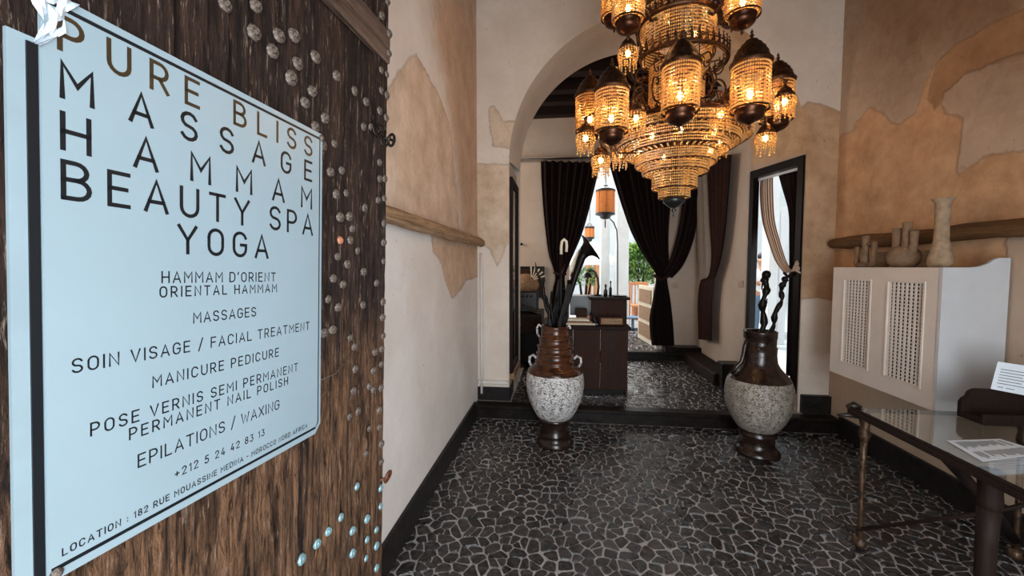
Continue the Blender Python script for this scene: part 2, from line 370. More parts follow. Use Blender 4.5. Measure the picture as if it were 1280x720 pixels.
# right wall
mb = wall_grid('x', XR, -.6, YF, 0, ZC); mb.box(XR + .005, XR + .25, -.6, YF, 0, ZC)
o = struct('wall_right', mb, M['plaster_right'])
RP = lambda L: [(lambda p: (p.y, p.z))(onX(x, y, XR)) for x, y in L]
main = RP([(1075, 160), (1067, 157), (1089, 133), (1102, 140), (1120, 157), (1142, 143), (1150, 127), (1155, 104), (1171, 77), (1192, 58), (1232, 34), (1280, 10), (1330, -20), (1330, 64), (1280, 64), (1253, 72), (1232, 82), (1206, 93), (1176, 117), (1179, 138), (1205, 149), (1200, 186), (1192, 224), (1206, 214), (1232, 195), (1280, 188), (1330, 180), (1330, 285), (1258, 290), (1258, 380), (1040, 380), (1028, 410), (1020, 390), (1050, 170)])
set_attr(o, 'sa', polyset([main], (1, 2)))
set_attr(o, 'sb', polyset([RP([(1171, 77), (1192, 58), (1232, 34), (1280, 10), (1330, -20), (1330, 64), (1280, 64), (1232, 82), (1206, 93), (1176, 117), (1170, 140), (1160, 120)]), RP([(1031, 380), (1038, 380), (1036, 428), (1030, 424)])], (1, 2)))
set_attr(o, 'sc', polyset([RP([(1060, -200), (1330, -200), (1330, 120), (1160, 90), (1120, 120), (1060, 60)])], (1, 2)))  # brown top: part diffuse stain, part weaker light painted into the colour
# front wall with arch
AC, AR, AZ = .845, 1.37, 2.54; BCx, BR, BZ = .775, 1.255, 2.60
def arc_fr(a): return (AC - AR * math.cos(a), YF, AZ + AR * math.sin(a))
def arc_bk(a): return (BCx - BR * math.cos(a), YB, BZ + BR * math.sin(a))
mb = MB()
def patch(x0, x1, zb):
    n = max(1, int((x1 - x0) / .04)); m = 100
    mb.grid([[(x0 + (x1 - x0) * i / n, YF, zb + (ZC - zb) * j / m) for j in range(m + 1)] for i in range(n + 1)], False)
patch(XL, AC - AR, 0); patch(AC + AR, XR + .25, 0)
NA = 64
mb.grid([[(arc_fr(PI * i / NA)[0], YF, arc_fr(PI * i / NA)[2] + (ZC - arc_fr(PI * i / NA)[2]) * j / 50) for j in range(51)] for i in range(NA + 1)], False)
o = struct('wall_front', mb, M['plaster_front'])
FP = lambda L: [(lambda p: (p.x, p.z))(onY(x, y, YF)) for x, y in L]
set_attr(o, 'sa', polyset([FP([(611, 136), (618, 132), (624, 140), (629, 152), (650, 152), (642, 186), (616, 184), (613, 160)]), FP([(588, 204), (650, 207), (650, 300), (635, 302), (622, 335), (612, 310), (590, 300)])], (0, 2)))
set_attr(o, 'sb', polyset([FP([(1003, 134), (1010, 127), (1025, 130), (1058, 143), (1070, 160), (1045, 376), (1020, 372), (980, 376), (980, 150)])], (0, 2)))
mb = MB(); mb.grid([[tuple(Vector(arc_fr(PI * i / NA)).lerp(Vector(arc_bk(PI * i / NA)), j / 6)) for j in range(7)] for i in range(NA + 1)], True)
mb.grid([[(x, YF + .001 + (YB - YF) * j / 3, AZ) for j in range(4)] for x in (AC + AR, XR + .25)], False)
o = struct('trim_1', mb, M['plaster_front'])
set_attr(o, 'sa', lambda c: -.6); set_attr(o, 'sb', lambda c: (c[0] - 1.45) * .5)
mb = MB()   # left jamb below the spring, back face of the arch wall
mb.box(XL - .3, AC - AR, YF + .002, YB, 0, AZ); mb.grid([[(x, YB, z) for z in (0, ZC)] for x in (-2.4, BCx - BR)], False)
mb.grid([[(arc_bk(PI * i / NA)[0], YB, z) for z in (arc_bk(PI * i / NA)[2], ZC)] for i in range(NA + 1)], False)
struct('wall_jamb', mb, M['plaster_grey'])
# right splayed jamb, thin, with a tall framed opening
J0, J1 = Vector((AC + AR, YF, 0)), Vector((BCx + BR, YB, 0)); JD = (J1 - J0).normalized(); JN = Vector((JD.y, -JD.x, 0)); JL = (J1 - J0).length
def J(s, z, d=0): p = J0 + JD * s + JN * d; return (p.x, p.y, z)
mb = MB()
def jslab(s0, s1, z0, z1, d0=0, d1=.06):
    mb.add([J(s, z, d) for s in (s0, s1) for d in (d0, d1) for z in (z0, z1)], [(0, 1, 3, 2), (4, 6, 7, 5), (0, 4, 5, 1), (2, 3, 7, 6), (0, 2, 6, 4), (1, 5, 7, 3)])
jslab(0, .02, 0, AZ + .02); jslab(JL - .015, JL, 0, AZ + .1); jslab(0, JL, AZ - .03, AZ + .1); jslab(0, JL, 0, .3)
struct('wall_jamb_right', mb, M['plaster_tan'])
mb = MB(); jslab(.012, .075, .3, AZ - .02, -.022, .05); jslab(JL - .06, JL - .008, .3, AZ - .02, -.022, .05); jslab(.075, JL - .06, AZ - .10, AZ - .02, -.022, .05); jslab(.075, JL - .06, .3, .38, -.022, .05)
d2 = struct('door_2', mb, M['black_wood'])
mb = MB(); jslab(.08, JL - .065, AZ - .13, AZ - .105, .03, .045); obj('rail', mb, M['panel_grey'], d2)
# left tall mirror in a dark frame on the left jamb
mr = thing('wall_mirror', 'narrow tall dark-framed mirror on the left side of the arch', 'mirror', (AC - AR + .02, 4.4, .36))
xj = AC - AR
fr = MB(); fr.bev(xj, xj + .03, YF + .03, YF + .09, .40, 2.40); fr.bev(xj, xj + .03, YB - .10, YB - .04, .40, 2.40); fr.bev(xj, xj + .03, YF + .09, YB - .1, 2.33, 2.40); fr.bev(xj, xj + .03, YF + .09, YB - .1, .40, .47)
obj('frame', fr, M['dark_wood'], mr); obj('glass', MB().box(xj + .004, xj + .012, YF + .09, YB - .10, .47, 2.33), M['mirror'], mr)
obj('ledge', MB().bev(xj, xj + .05, YF + .02, YB - .03, .34, .40), M['log'], mr)
# entrance wall behind the camera
mb = MB(); mb.box(XL - .3, -.80, -.95, -.6, 0, ZC); mb.box(1.45, XR + .25, -.95, -.6, 0, ZC); mb.box(-.80, 1.45, -.95, -.6, 3.3, ZC)
struct('wall_entrance', mb, M['plaster_white'])
# ceiling with beams
mb = MB(); mb.box(XL - .3, XR + .25, -.95, YB, ZC, ZC + .1); ceil = struct('ceiling', mb, M['ceiling_wood'])
for k in range(9):
    b = MB(); b.bev(XL, XR, -.3 + k * .5, -.18 + k * .5, ZC - .16, ZC + .01); obj('beam', b, M['ceiling_wood'], ceil)
# passage: side walls, back wall, ceiling
YW = 6.3
struct('wall_passage_right', MB().box(2.0, 2.1, YB, YW, 0, 4.15), M['plaster_grey'])
struct('wall_passage_left', MB().box(-2.5, -2.4, YF + .6, YW, 0, 4.15), M['plaster_tan'])
DX0, DX1, DZ = .12, 1.42, 3.02
mb = MB(); mb.box(-2.5, DX0, YW, YW + .22, 0, 4.15); mb.box(DX1, 2.35, YW, YW + .22, 0, 4.15); mb.box(DX0, DX1, YW, YW + .22, DZ, 4.15)
struct('wall_back', mb, M['plaster_grey'])
mb = MB(); mb.bev(-2.4, 2.0, YW - .05, YW, 3.10, 3.15); mb.bev(-2.4, 2.0, YW - .035, YW, 3.03, 3.08); struct('trim_2', mb, M['plaster_grey'])
mb = MB(); mb.box(-2.5, 2.1, YB, YW + .22, 4.15, 4.25); c2 = struct('ceiling.001', mb, M['ceiling_wood'])
for k in range(4):
    y = 6.28 - k * .42; obj('beam', MB().bev(-2.4, 2.0, y - .14, y, 3.72 + (.02 if k % 2 else 0), 4.16), M['ceiling_wood'], c2)

# ---------------------------------------------------------------- stone floors
def clip(poly, a, b, c):
    out = []; n = len(poly)
    for i in range(n):
        p, q = poly[i], poly[(i + 1) % n]; dp = a * p[0] + b * p[1] - c; dq = a * q[0] + b * q[1] - c
        if dp <= 0: out.append(p)
        if (dp < 0) != (dq < 0) and dp != dq: t = dp / (dp - dq); out.append((p[0] + t * (q[0] - p[0]), p[1] + t * (q[1] - p[1])))
    return out
def stones(x0, x1, y0, y1, cell, seed):
    R = random.Random(seed); nx = int((x1 - x0) / cell); ny = int((y1 - y0) / cell); sx, sy = (x1 - x0) / nx, (y1 - y0) / ny; G = {}
    for i in range(nx):
        for j in range(ny):
            G[i, j] = [] if R.random() < .14 else [(x0 + (i + .5 + R.uniform(-.48, .48)) * sx, y0 + (j + .5 + R.uniform(-.48, .48)) * sy)]
            if R.random() < .10: G[i, j].append((x0 + (i + R.random()) * sx, y0 + (j + R.random()) * sy))
    out = []
    for (i, j), pts in G.items():
        for p in pts:
            poly = [(x0, y0), (x1, y0), (x1, y1), (x0, y1)]
            poly = [(max(x0, p[0] - 2.2 * sx), max(y0, p[1] - 2.2 * sy)), (min(x1, p[0] + 2.2 * sx), max(y0, p[1] - 2.2 * sy)), (min(x1, p[0] + 2.2 * sx), min(y1, p[1] + 2.2 * sy)), (max(x0, p[0] - 2.2 * sx), min(y1, p[1] + 2.2 * sy))]
            for a in range(i - 3, i + 4):
                for b in range(j - 3, j + 4):
                    for q in G.get((a, b), ()):
                        if q is p: continue
                        dx, dy = q[0] - p[0], q[1] - p[1]
                        if dx * dx + dy * dy < 1e-7: continue
                        g = R.uniform(.0012, .0040)
                        L = math.hypot(dx, dy); poly = clip(poly, dx / L, dy / L, (dx * (p[0] + q[0]) + dy * (p[1] + q[1])) / 2 / L - g)
                        if len(poly) < 3: break
                    if len(poly) < 3: break
                if len(poly) < 3: break
            if len(poly) < 3: continue
            A = sum(poly[k][0] * poly[(k + 1) % len(poly)][1] - poly[(k + 1) % len(poly)][0] * poly[k][1] for k in range(len(poly))) / 2
            if abs(A) < 3e-4: continue
            out.append(poly)
    return out
def stone_mb(mb, poly, z, R):
    # round the corners by cutting each one, then chamfer the rim
    n = len(poly); q = []
    for i in range(n):
        a, b, c = poly[i - 1], poly[i], poly[(i + 1) % n]; k1 = R.uniform(.08, .22); k2 = R.uniform(.08, .22)
        q.append((b[0] + (a[0] - b[0]) * k1, b[1] + (a[1] - b[1]) * k1)); q.append((b[0] + (c[0] - b[0]) * k2, b[1] + (c[1] - b[1]) * k2))
    n = len(q); cx = sum(p[0] for p in q) / n; cy = sum(p[1] for p in q) / n; h = R.uniform(.001, .0055); tx, ty = R.uniform(-.07, .07), R.uniform(-.07, .07)
    vs = [(x, y, z - .004) for x, y in q] + [(cx + (x - cx) * .90, cy + (y - cy) * .90, z + h + tx * (x - cx) + ty * (y - cy)) for x, y in q]
    mb.add(vs, [(i, (i + 1) % n, n + (i + 1) % n, n + i) for i in range(n)] + [tuple(range(n, 2 * n))])
def stone_floor(name, x0, x1, y0, y1, z, cell, seed, nparts, slab):
    fl = struct(name, slab, M['grout']); R = random.Random(seed + 1); S = stones(x0, x1, y0, y1, cell, seed)
    def key(p):
        cx = sum(a[0] for a in p) / len(p); cy = sum(a[1] for a in p) / len(p); v = cx * _r.x + cy * _r.y; k = cx * _f.x + cy * _f.y + (z - EYE) * _f.z
        if k < .2: return 99
        sx, sy = 640 + FOC * v / k, 360 - FOC * ((Vector((cx, cy, z)) - _C).dot(_u)) / k
        return k if (440 < sx < 1290 and sy < 735) else 90 + k
    S.sort(key=key)
    for p in S[:nparts]:
        m = MB(); stone_mb(m, p, z, R); obj('stone', m, M['stone'], fl)
    if S[nparts:]:
        m = MB()
        for p in S[nparts:]: stone_mb(m, p, z, R)
        obj('stone', m, M['stone'], fl, kind='stuff')
    return fl
S1 = 3.885
stone_floor('floor', XL, XR, .7, S1, 0, .064, 3, 300, MB().box(XL, XR, -.95, S1 + .05, -.12, -.001))
S2 = 6.06
stone_floor('floor.001', -.5, 2.0, S1 + .13, S2, .13, .064, 5, 0, MB().box(-2.5, XR + .2, S1 + .03, S2 + .1, -.12, .129))
stone_floor('floor.002', -.1, 1.6, S2 + .12, 8.3, .25, .085, 9, 0, MB().box(-.3, 2.35, S2 + .03, 8.3, .0, .249))
mb = MB(); mb.bev(XL, XR, S1, S1 + .13, .10, .137, .008); mb.box(XL, XR, S1 + .02, S1 + .1, 0, .10); struct('trim_3', mb, M['step'])
mb = MB(); mb.bev(-2.4, 2.0, S2, S2 + .12, .215, .257, .008); mb.box(-2.4, 2.0, S2 + .02, S2 + .1, .12, .22); struct('trim_4', mb, M['step'])
# skirtings
mb = MB(); mb.bev(XL, XL + .022, -.6, S1, 0, .17, .004); struct('baseboard_left', mb, M['skirting'])
mb = MB(); mb.bev(XR - .03, XR, -.6, S1, 0, .17, .004); struct('baseboard_right', mb, M['skirting'])
mb = MB(); mb.bev(XL, AC - AR + .01, YF - .02, YF + .3, .13, .265, .004); mb.bev(AC + AR + .02, XR, YF - .05, YF + .02, .13, .30, .004); struct('baseboard_front', mb, M['skirting'])
mb = MB(); mb.bev(XL + .01, AC - AR - .005, YF - .035, YF, .30, .335, .006); mb.box(XL + .02, XL + .03, YF - .012, YF, .33, 1.55); mb.box(XL + .07, XL + .078, YF - .008, YF, .33, 1.5); struct('trim_5', mb, M['white_paint'])
# plinth step along the right passage wall
mb = MB(); mb.bev(1.74, 2.0, 4.86, 6.2, .13, .27, .01); struct('trim_6', mb, M['dark_wood'])
mb = MB(); mb.bev(1.78, 2.0, 4.72, 4.90, .13, .42, .01); struct('trim_7', mb, M['step'])
mb = MB(); mb.bev(1.50, 2.0, 6.08, 6.3, .25, .33, .01); struct('trim_8', mb, M['step'])
# pipe in the left corner
pc = obj('corner_pipe', MB().tube([(XL + .045, YF - .03, z) for z in (.2, .6, 1.0, 1.4, 1.63)], .013, 8), M['white_paint']); tag(pc, 'thin white pipe running up the left corner beside the arch', 'pipe')

# ---------------------------------------------------------------- great wooden door leaf (door frame of reference: u along, v up, n out)
DU = Vector((0.07443226, 0.99691364, -0.02496056)); DV = Vector((0.01957984, 0.0235642, 0.99953057)); DN = DU.cross(DV); DP = Vector((-.68, 1.1, 1.868))
BAS = Matrix((( DU.x, DN.x, DV.x, DP.x), (DU.y, DN.y, DV.y, DP.y), (DU.z, DN.z, DV.z, DP.z), (0, 0, 0, 1)))
# local axes: x = u, y = n (towards the room), z = v
leaf = bpy.data.objects.new('door_1', None); COL.objects.link(leaf); leaf.matrix_world = BAS; leaf['kind'] = 'structure'
ORG[leaf.name] = Vector((0, 0, 0))
def dobj(name, mb, mat, parent=leaf, **k): return obj(name, mb, mat, parent, local=True, **k)
joints = [-1.42, -1.25, -1.02, -.80, -.68, -.545, -.39, -.323, -.277, -.224, -.143, .051, .139, .23, .30]
R = random.Random(4)
for a, b in zip(joints[:-1], joints[1:]):
    for (z0, z1, mt) in ((-1.84, 1.3, 'door_wood'),):
        y = -.012 - R.uniform(0, .005); m = MB(); n = max(3, int((z1 - z0) / .05)); g = .0025
        # board with slightly wavy worn surface and eased edges
        xs = [a + g, a + g + .004, (a * 2 + b) / 3, (a + b * 2) / 3, b - g - .004, b - g]; P = []
        for j in range(n + 1):
            z = z0 + (z1 - z0) * j / n
            P.append([(x, y - (.006 if i in (0, 5) else 0) + (R.uniform(-.0012, .0012) * (2.6 if z < -.5 else 1.2)), z) for i, x in enumerate(xs)])
        m.grid(P, False); m.box(a + g, b - g, -.05, y - .008, z0, z1); dobj('plank', m, M[mt])
m = MB(); P = []
for j in range(66):
    z = -1.84 + 3.14 * j / 65; P.append([(x + R.uniform(-.002, .002) * (i in (0, 4)), -.002 + R.uniform(-.0015, .0015) - (.008 if i in (0, 4) else 0), z) for i, x in enumerate((.30, .306, .34, .380, .388 - .006 * math.sin(z * 3)))])
m.grid(P, False); m.box(.30, .383, -.055, -.008, -1.84, 1.3); dobj('stile', m, M['door_wood'])
m = MB(); m.bev(-1.42, .375, -.012, .012, .385, .50, .004); dobj('rail', m, M['door_rail'])
m = MB(); m.box(-1.42, .38, -.06, -.05, -1.84, 1.3); dobj('backing', m, M['dark_wood'])
studs = [(-0.293, 0.176), (-0.213, 0.225), (-0.219, 0.161), (-0.143, 0.197), (-0.092, 0.227), (-0.163, 0.149), (-0.079, 0.162), (-0.008, 0.215), (-0.101, 0.114), (-0.02, 0.116), (-0.049, 0.073), (0.089, 0.21), (0.181, 0.206), (0.251, 0.2), (0.035, 0.063), (-0.006, 0.024), (0.324, 0.197), (0.371, 0.191), (0.333, 0.273), (0.374, 0.274), (0.332, 0.345), (0.372, 0.35), (0.332, 0.537), (0.372, 0.613), (0.029, -0.017), (0.08, 0.004), (0.063, -0.085), (0.118, -0.066), (0.09, -0.146), (0.142, -0.132), (0.112, -0.212), (0.16, -0.203), (0.237, 0.111), (0.283, 0.127), (0.328, 0.015), (0.33, -0.043), (0.368, -0.034), (0.321, -0.121), (0.365, -0.107), (0.167, -0.279), (0.101, -0.335), (0.151, -0.357), (0.081, -0.403), (0.13, -0.422), (0.056, -0.465), (0.106, -0.493), (0.035, -0.564), (0.08, -0.56), (0.172, -0.598), (0.197, -0.633), (0.202, -0.708), (0.311, -0.67), (0.36, -0.667), (0.302, -0.736), (0.357, -0.725), (0.245, -0.495), (0.363, -0.491), (0.317, -0.42), (0.194, -0.78), (0.303, -0.805), (0.359, -0.814), (0.292, -0.791), (0.223, -0.859), (0.35, -0.895), (0.296, -0.946), (0.351, -0.96), (0.277, -1.029), (0.13, -1.175), (0.197, -1.261), (0.288, -1.274), (0.289, -1.351), (0.198, -1.34), (0.284, -1.417), (0.014, -1.187), (-0.052, -1.188), (0.066, -1.182), (0.337, -1.343), (0.339, -1.406), (0.341, -1.492)]
for v in (-.2, -.27, -.34, -.55, -.62, -1.03, -1.1, -1.2, -1.27, .42, .49, .66, .74): studs.append((.368 + R.uniform(-.006, .004), v))
for v in (-.16, -.24, -.31, -.38, -.86, -1.12): studs.append((.20 + R.uniform(-.05, .05), v))
AX = Matrix.Rotation(-PI / 2, 3, 'X')
def stud_mesh(k, mat):
    m = MB(); m.lathe([(.0150, .0), (.0152, .002), (.0135, .0055), (.0105, .0080), (.0088, .0062), (.0065, .0058), (.0050, .0090), (.0001, .0105)], (0, 0, 0), 14, True, False, .09, AX); return mesh_from('stud', m, mat)
SM = [stud_mesh(k, M['stud']) for k in range(4)] + [stud_mesh(0, M['stud_rust']), stud_mesh(0, M['stud_teal'])]
for i, (a, b) in enumerate(studs + [(0.112, -0.212 - .0), (.113, -.284)]):
    k = 5 if b < -1.1 else R.randrange(4)
    if i == len(studs) + 1: k = 4
    o = bpy.data.objects.new('stud', SM[k]); COL.objects.link(o); o.parent = leaf; s = R.uniform(.85, 1.12) * (1.15 if b > .05 and a < .1 else .95)
    o.location = (a, -.012 if a < .3 else -.002, b); o.scale = (s, s, s); o.rotation_euler = (R.uniform(-.12, .12), 0, R.uniform(-.12, .12))
    if b > .385 and b < .5: o.location.y = .012
    if k == 4: o['label'] = 'salmon-coloured stud'
# iron ring pulls near the edge
for (a, b, mt) in ((.383, .112, 'iron'), (.388, -1.165, 'rust')):
    m = MB(); m.tube([(a + .0 + .020 * math.cos(t), .016 + .006 * math.sin(t), b + .020 * math.sin(t)) for t in [2 * PI * k / 16 for k in range(17)]], .0055, 7); m.tube([(a - .03, 0, b), (a - .012, .018, b), (a + .006, .018, b)], .006, 6)
    dobj('ring', m, M[mt])
m = MB()
for (a, b) in ((.30, .120), (.335, .132), (.352, .098)): m.tube([(a + .016 * math.cos(t), .004 + .006 * math.cos(t), b + .018 * math.sin(t)) for t in [2 * PI * k / 12 for k in range(13)]], .004, 6)
dobj('chain', m, M['iron'])
# thin wire strap across the boards
dobj('wire', MB().tube([(-.0, -.003, -.70), (.08, .0, -.695), (.15, -.001, -.662), (.215, -.004, -.655)], .0015, 5), M['stud'])
dobj('wire', MB().tube([(.0, -.003, -.76), (.02, .0, -.742), (.06, -.001, -.73)], .0012, 5), M['stud'])

# ---------------------------------------------------------------- enamel sign with stroke lettering
sign = bpy.data.objects.new('sign_board', None); COL.objects.link(sign); sign.matrix_world = BAS; ORG[sign.name] = Vector((0, 0, 0))
tag(sign, 'pale blue enamelled sign listing spa treatments on the studded wooden door', 'sign')
SU0, SU1, SV0, SV1 = -.600, -.001, -.842, .003
m = MB(); m.add([(u_, n_, v_) for n_ in (.002, .008) for (u_, v_) in ((SU0, SV0), (SU1 - .022, SV0), (SU1, SV0 + .024), (SU1, SV1), (SU0, SV1))], [(4, 3, 2, 1, 0), (5, 6, 7, 8, 9), (0, 1, 6, 5), (1, 2, 7, 6), (2, 3, 8, 7), (3, 4, 9, 8), (4, 0, 5, 9)])
dobj('board', m, M['sign_board'], sign)
m = MB(); m.box(-.634, -.594, .001, .0065, -.95, -.070); dobj('backing_board', m, M['sign_edge'], sign, label='pale strip of an older board behind the left edge')
m = MB(); bu0, bu1, bv0, bv1, bw = -.597, -.0100, -.828, -.009, .006
m.box(bu0, bu1, .008, .0085, bv1 - bw, bv1); m.box(bu0 + .0, bu1 - .012, .008, .0085, bv0, bv0 + bw); m.box(bu1 - .0035, bu1, .008, .0085, bv0 + .016, bv1)
m.add([(bu1 - .016, .0085, bv0), (bu1 - .012, .0085, bv0 + bw), (bu1 - .0035, .0085, bv0 + .018), (bu1, .0085, bv0 + .014)], [(0, 3, 2, 1)])
dobj('border', m, M['ink'], sign)
dobj('border', MB().box(-.6155, -.6035, .0065, .0088, -.95, -.078), M['ink'], sign)
m = MB(); m.lathe([(.009, 0), (.009, .003), (.006, .006), (.0001, .007)], (-.006, .008, -.008), 12, True, False, 0, AX); dobj('screw', m, M['stud'], sign)
m = MB(); m.lathe([(.008, 0), (.008, .003), (.005, .006), (.0001, .007)], (-.592, .008, -.832), 12, True, False, 0, AX); dobj('screw', m, M['stud'], sign)
m = MB(); P = []
for j in range(9):
    P.append([(-.606 + .004 * j * 0 + .05 * i / 6 * (1 - j / 9.5) - .006 * math.sin(j * .9), .009 + .004 * math.sin(i * 2.1 + j * 1.7) + .003 * (j % 2), .006 - .085 * j / 8) for i in range(7)])
m.grid(P, False); dobj('tape', m, M['tape'], sign, label='crumpled clear tape at the top left corner')

def arcp(cx, cy, rx, ry, a0, a1, n=8): return [(cx + rx * math.cos(math.radians(a0 + (a1 - a0) * k / n)), cy + ry * math.sin(math.radians(a0 + (a1 - a0) * k / n))) for k in range(n + 1)]
def glyph(c):
    W = .62
    g = {'I': (0, [[(0, 0), (0, 1)]]), 'L': (.5, [[(0, 1), (0, 0), (.5, 0)]]), 'T': (.62, [[(0, 1), (.62, 1)], [(.31, 1), (.31, 0)]]), 'H': (W, [[(0, 0), (0, 1)], [(W, 0), (W, 1)], [(0, .5), (W, .5)]]),
         'E': (.52, [[(.52, 1), (0, 1), (0, 0), (.52, 0)], [(0, .52), (.46, .52)]]), 'F': (.5, [[(.5, 1), (0, 1), (0, 0)], [(0, .5), (.44, .5)]]),
         'M': (.74, [[(0, 0), (0, 1), (.37, .42), (.74, 1), (.74, 0)]]), 'N': (W, [[(0, 0), (0, 1), (W, 0), (W, 1)]]), 'A': (.68, [[(0, 0), (.34, 1), (.68, 0)], [(.11, .3), (.57, .3)]]),
         'V': (.66, [[(0, 1), (.33, 0), (.66, 1)]]), 'W': (.9, [[(0, 1), (.22, 0), (.45, .8), (.68, 0), (.9, 1)]]), 'X': (.62, [[(0, 0), (.62, 1)], [(0, 1), (.62, 0)]]), 'Y': (.66, [[(0, 1), (.33, .48), (.66, 1)], [(.33, .48), (.33, 0)]]),
         '/': (.4, [[(0, -.12), (.4, 1.1)]]), '-': (.35, [[(0, .5), (.35, .5)]]), "'": (.08, [[(.06, 1.02), (0, .78)]]), '+': (.5, [[(0, .45), (.5, .45)], [(.25, .2), (.25, .7)]]), ':': (.02, [[(0, .12), (.02, .12)], [(0, .62), (.02, .62)]]),
         'P': (.56, [[(0, 0), (0, 1), (.28, 1)] + arcp(.28, .72, .28, .28, 90, -90)[1:] + [(0, .44)]]),
         'R': (.58, [[(0, 0), (0, 1), (.28, 1)] + arcp(.28, .72, .28, .28, 90, -90)[1:] + [(0, .44)], [(.28, .44), (.58, 0)]]),
         'B': (.6, [[(0, 0), (0, 1), (.28, 1)] + arcp(.28, .76, .26, .24, 90, -90)[1:] + [(0, .52)], [(.3, .52)] + arcp(.32, .26, .28, .26, 90, -90)[1:] + [(0, 0)]]),
         'D': (.62, [[(0, 0), (0, 1), (.26, 1)] + arcp(.26, .64, .36, .36, 90, 0)[1:] + arcp(.26, .36, .36, .36, 0, -90) + [(0, 0)]]),
         'U': (W, [[(0, 1), (0, .32)] + arcp(.31, .32, .31, .32, 180, 360) + [(W, 1)]]),
         'O': (W, [arcp(.31, .68, .31, .32, 180, 0) + arcp(.31, .32, .31, .32, 0, -180) + [(0, .68)]]),
         'C': (W, [arcp(.31, .68, .31, .32, 20, 180) + arcp(.31, .32, .31, .32, 180, 340)]),
         'G': (W, [arcp(.31, .68, .31, .32, 20, 180) + arcp(.31, .32, .31, .32, 180, 360) + [(W, .48), (.36, .48)]]),
         'S': (.58, [arcp(.29, .745, .28, .255, 20, 270)[:-1] + arcp(.29, .25, .29, .25, 90, -160)]),
         '1': (.2, [[(0, .8), (.2, 1), (.2, 0)]]), '2': (.5, [arcp(.25, .74, .25, .26, 170, -20) + [(0, 0), (.5, 0)]]), '3': (.5, [[(.02, 1), (.48, 1), (.24, .6)] + arcp(.22, .3, .28, .3, 80, -160)]),
         '4': (.5, [[(.3, 1), (0, .25), (.5, .25)], [(.38, .5), (.38, 0)]]), '5': (.5, [[(.46, 1), (.08, 1), (.04, .56), (.22, .62)] + arcp(.22, .31, .28, .31, 80, -150)]),
         '8': (.52, [arcp(.26, .76, .22, .24, 0, 360, 12), arcp(.26, .26, .26, .26, 0, 360, 12)])}
    return g[c]
def text_mesh(s, u0, u1, v0, h, wt, hs=1.0, letters=None):
    m = MB(); ws = [glyph(c)[0] * h * hs if c != ' ' else None for c in s]; sp = .42 * h
    tot = sum(w for w in ws if w is not None); gaps = sum(2.1 if c == ' ' else 0 for c in s)
    n = len(s); units = 0
    for i in range(n - 1):
        if s[i] != ' ' and s[i + 1] != ' ': units += 1
    units += sum(2.35 for c in s if c == ' '); g = (u1 - u0 - tot) / units
    x = u0; y = .0083
    for i, c in enumerate(s):
        if c == ' ': x += g * 2.35; continue
        w, strokes = glyph(c)
        if letters is not None: m = MB()
        for st in strokes:
            P = [(x + a * h * hs, v0 + b * h) for a, b in st]; off = []
            for k, p in enumerate(P):
                d1 = (Vector(p) - Vector(P[k - 1])).normalized() if k > 0 and (Vector(p) - Vector(P[k - 1])).length > 1e-7 else None
                d2 = (Vector(P[k + 1]) - Vector(p)).normalized() if k < len(P) - 1 and (Vector(P[k + 1]) - Vector(p)).length > 1e-7 else None
                d = ((d1 or d2) + (d2 or d1)); d = d.normalized() if d.length > 1e-4 else d1
                nn = Vector((-d.y, d.x)); q = 1.0
                if d1 and d2: q = min(1.6, 1 / max(.35, abs(nn.dot(Vector((-d1.y, d1.x))))))
                e = Vector((0, 0))
                if k == 0: e = -d * wt * .45
                if k == len(P) - 1: e = d * wt * .45
                c0 = Vector(p) + e; off.append((c0 + nn * wt / 2 * q, c0 - nn * wt / 2 * q))
            vs = [(a.x, y, a.y) for a, b in off] + [(b.x, y, b.y) for a, b in off]; L = len(off)
            m.add(vs, [(k, k + 1, L + k + 1, L + k) for k in range(L - 1)])
        if letters is not None: letters.append(m)
        x += w * h * hs
        if i < n - 1 and s[i + 1] != ' ': x += g
    return m
LINES = [("PURE BLISS", -.583, -.042, -.070, .0465), ("MASSAGE", -.581, -.0425, -.137, .0485), ("HAMMAM", -.581, -.042, -.211, .0505), ("BEAUTY SPA", -.581, -.038, -.282, .052), ("YOGA", -.412, -.1945, -.352, .050),
         ("HAMMAM D'ORIENT", -.441, -.172, -.408, .0195), ("ORIENTAL HAMMAM", -.4445, -.1677, -.434, .018), ("MASSAGES", -.382, -.2306, -.4875, .0195), ("SOIN VISAGE / FACIAL TREATMENT", -.571, -.0496, -.5415, .020), ("MANICURE PEDICURE", -.4575, -.1607, -.5935, .019),
         ("POSE VERNIS SEMI PERMANENT", -.549, -.0937, -.645, .019), ("PERMANENT NAIL POLISH", -.495, -.129, -.6725, .0185), ("EPILATIONS / WAXING", -.482, -.158, -.726, .0215), ("+212 5 24 42 83 13", -.419, -.205, -.7755, .0145), ("LOCATION : 182 RUE MOUASSINE MEDINA - MOROCCO NORD AFRICA", -.585, -.0554, -.811, .0105)]
for k, (s_, a, b, v, h) in enumerate(LINES):
    wt = .0067 if k < 5 else (.0019 if k == 14 else .0027 if k != 13 else .0023)
    if k < 5:
        LL = []; text_mesh(s_, a + wt / 2, b - wt / 2, v, h, wt, 1.0, LL)
        for q in LL: dobj('letter', q, M['ink_brown' if k == 0 else 'ink'], sign, label=('brown metallic letter' if k == 0 else None))
    else: dobj('lettering', text_mesh(s_, a + wt / 2, b - wt / 2, v, h, wt, 1.0), M['ink'], sign, kind='stuff')

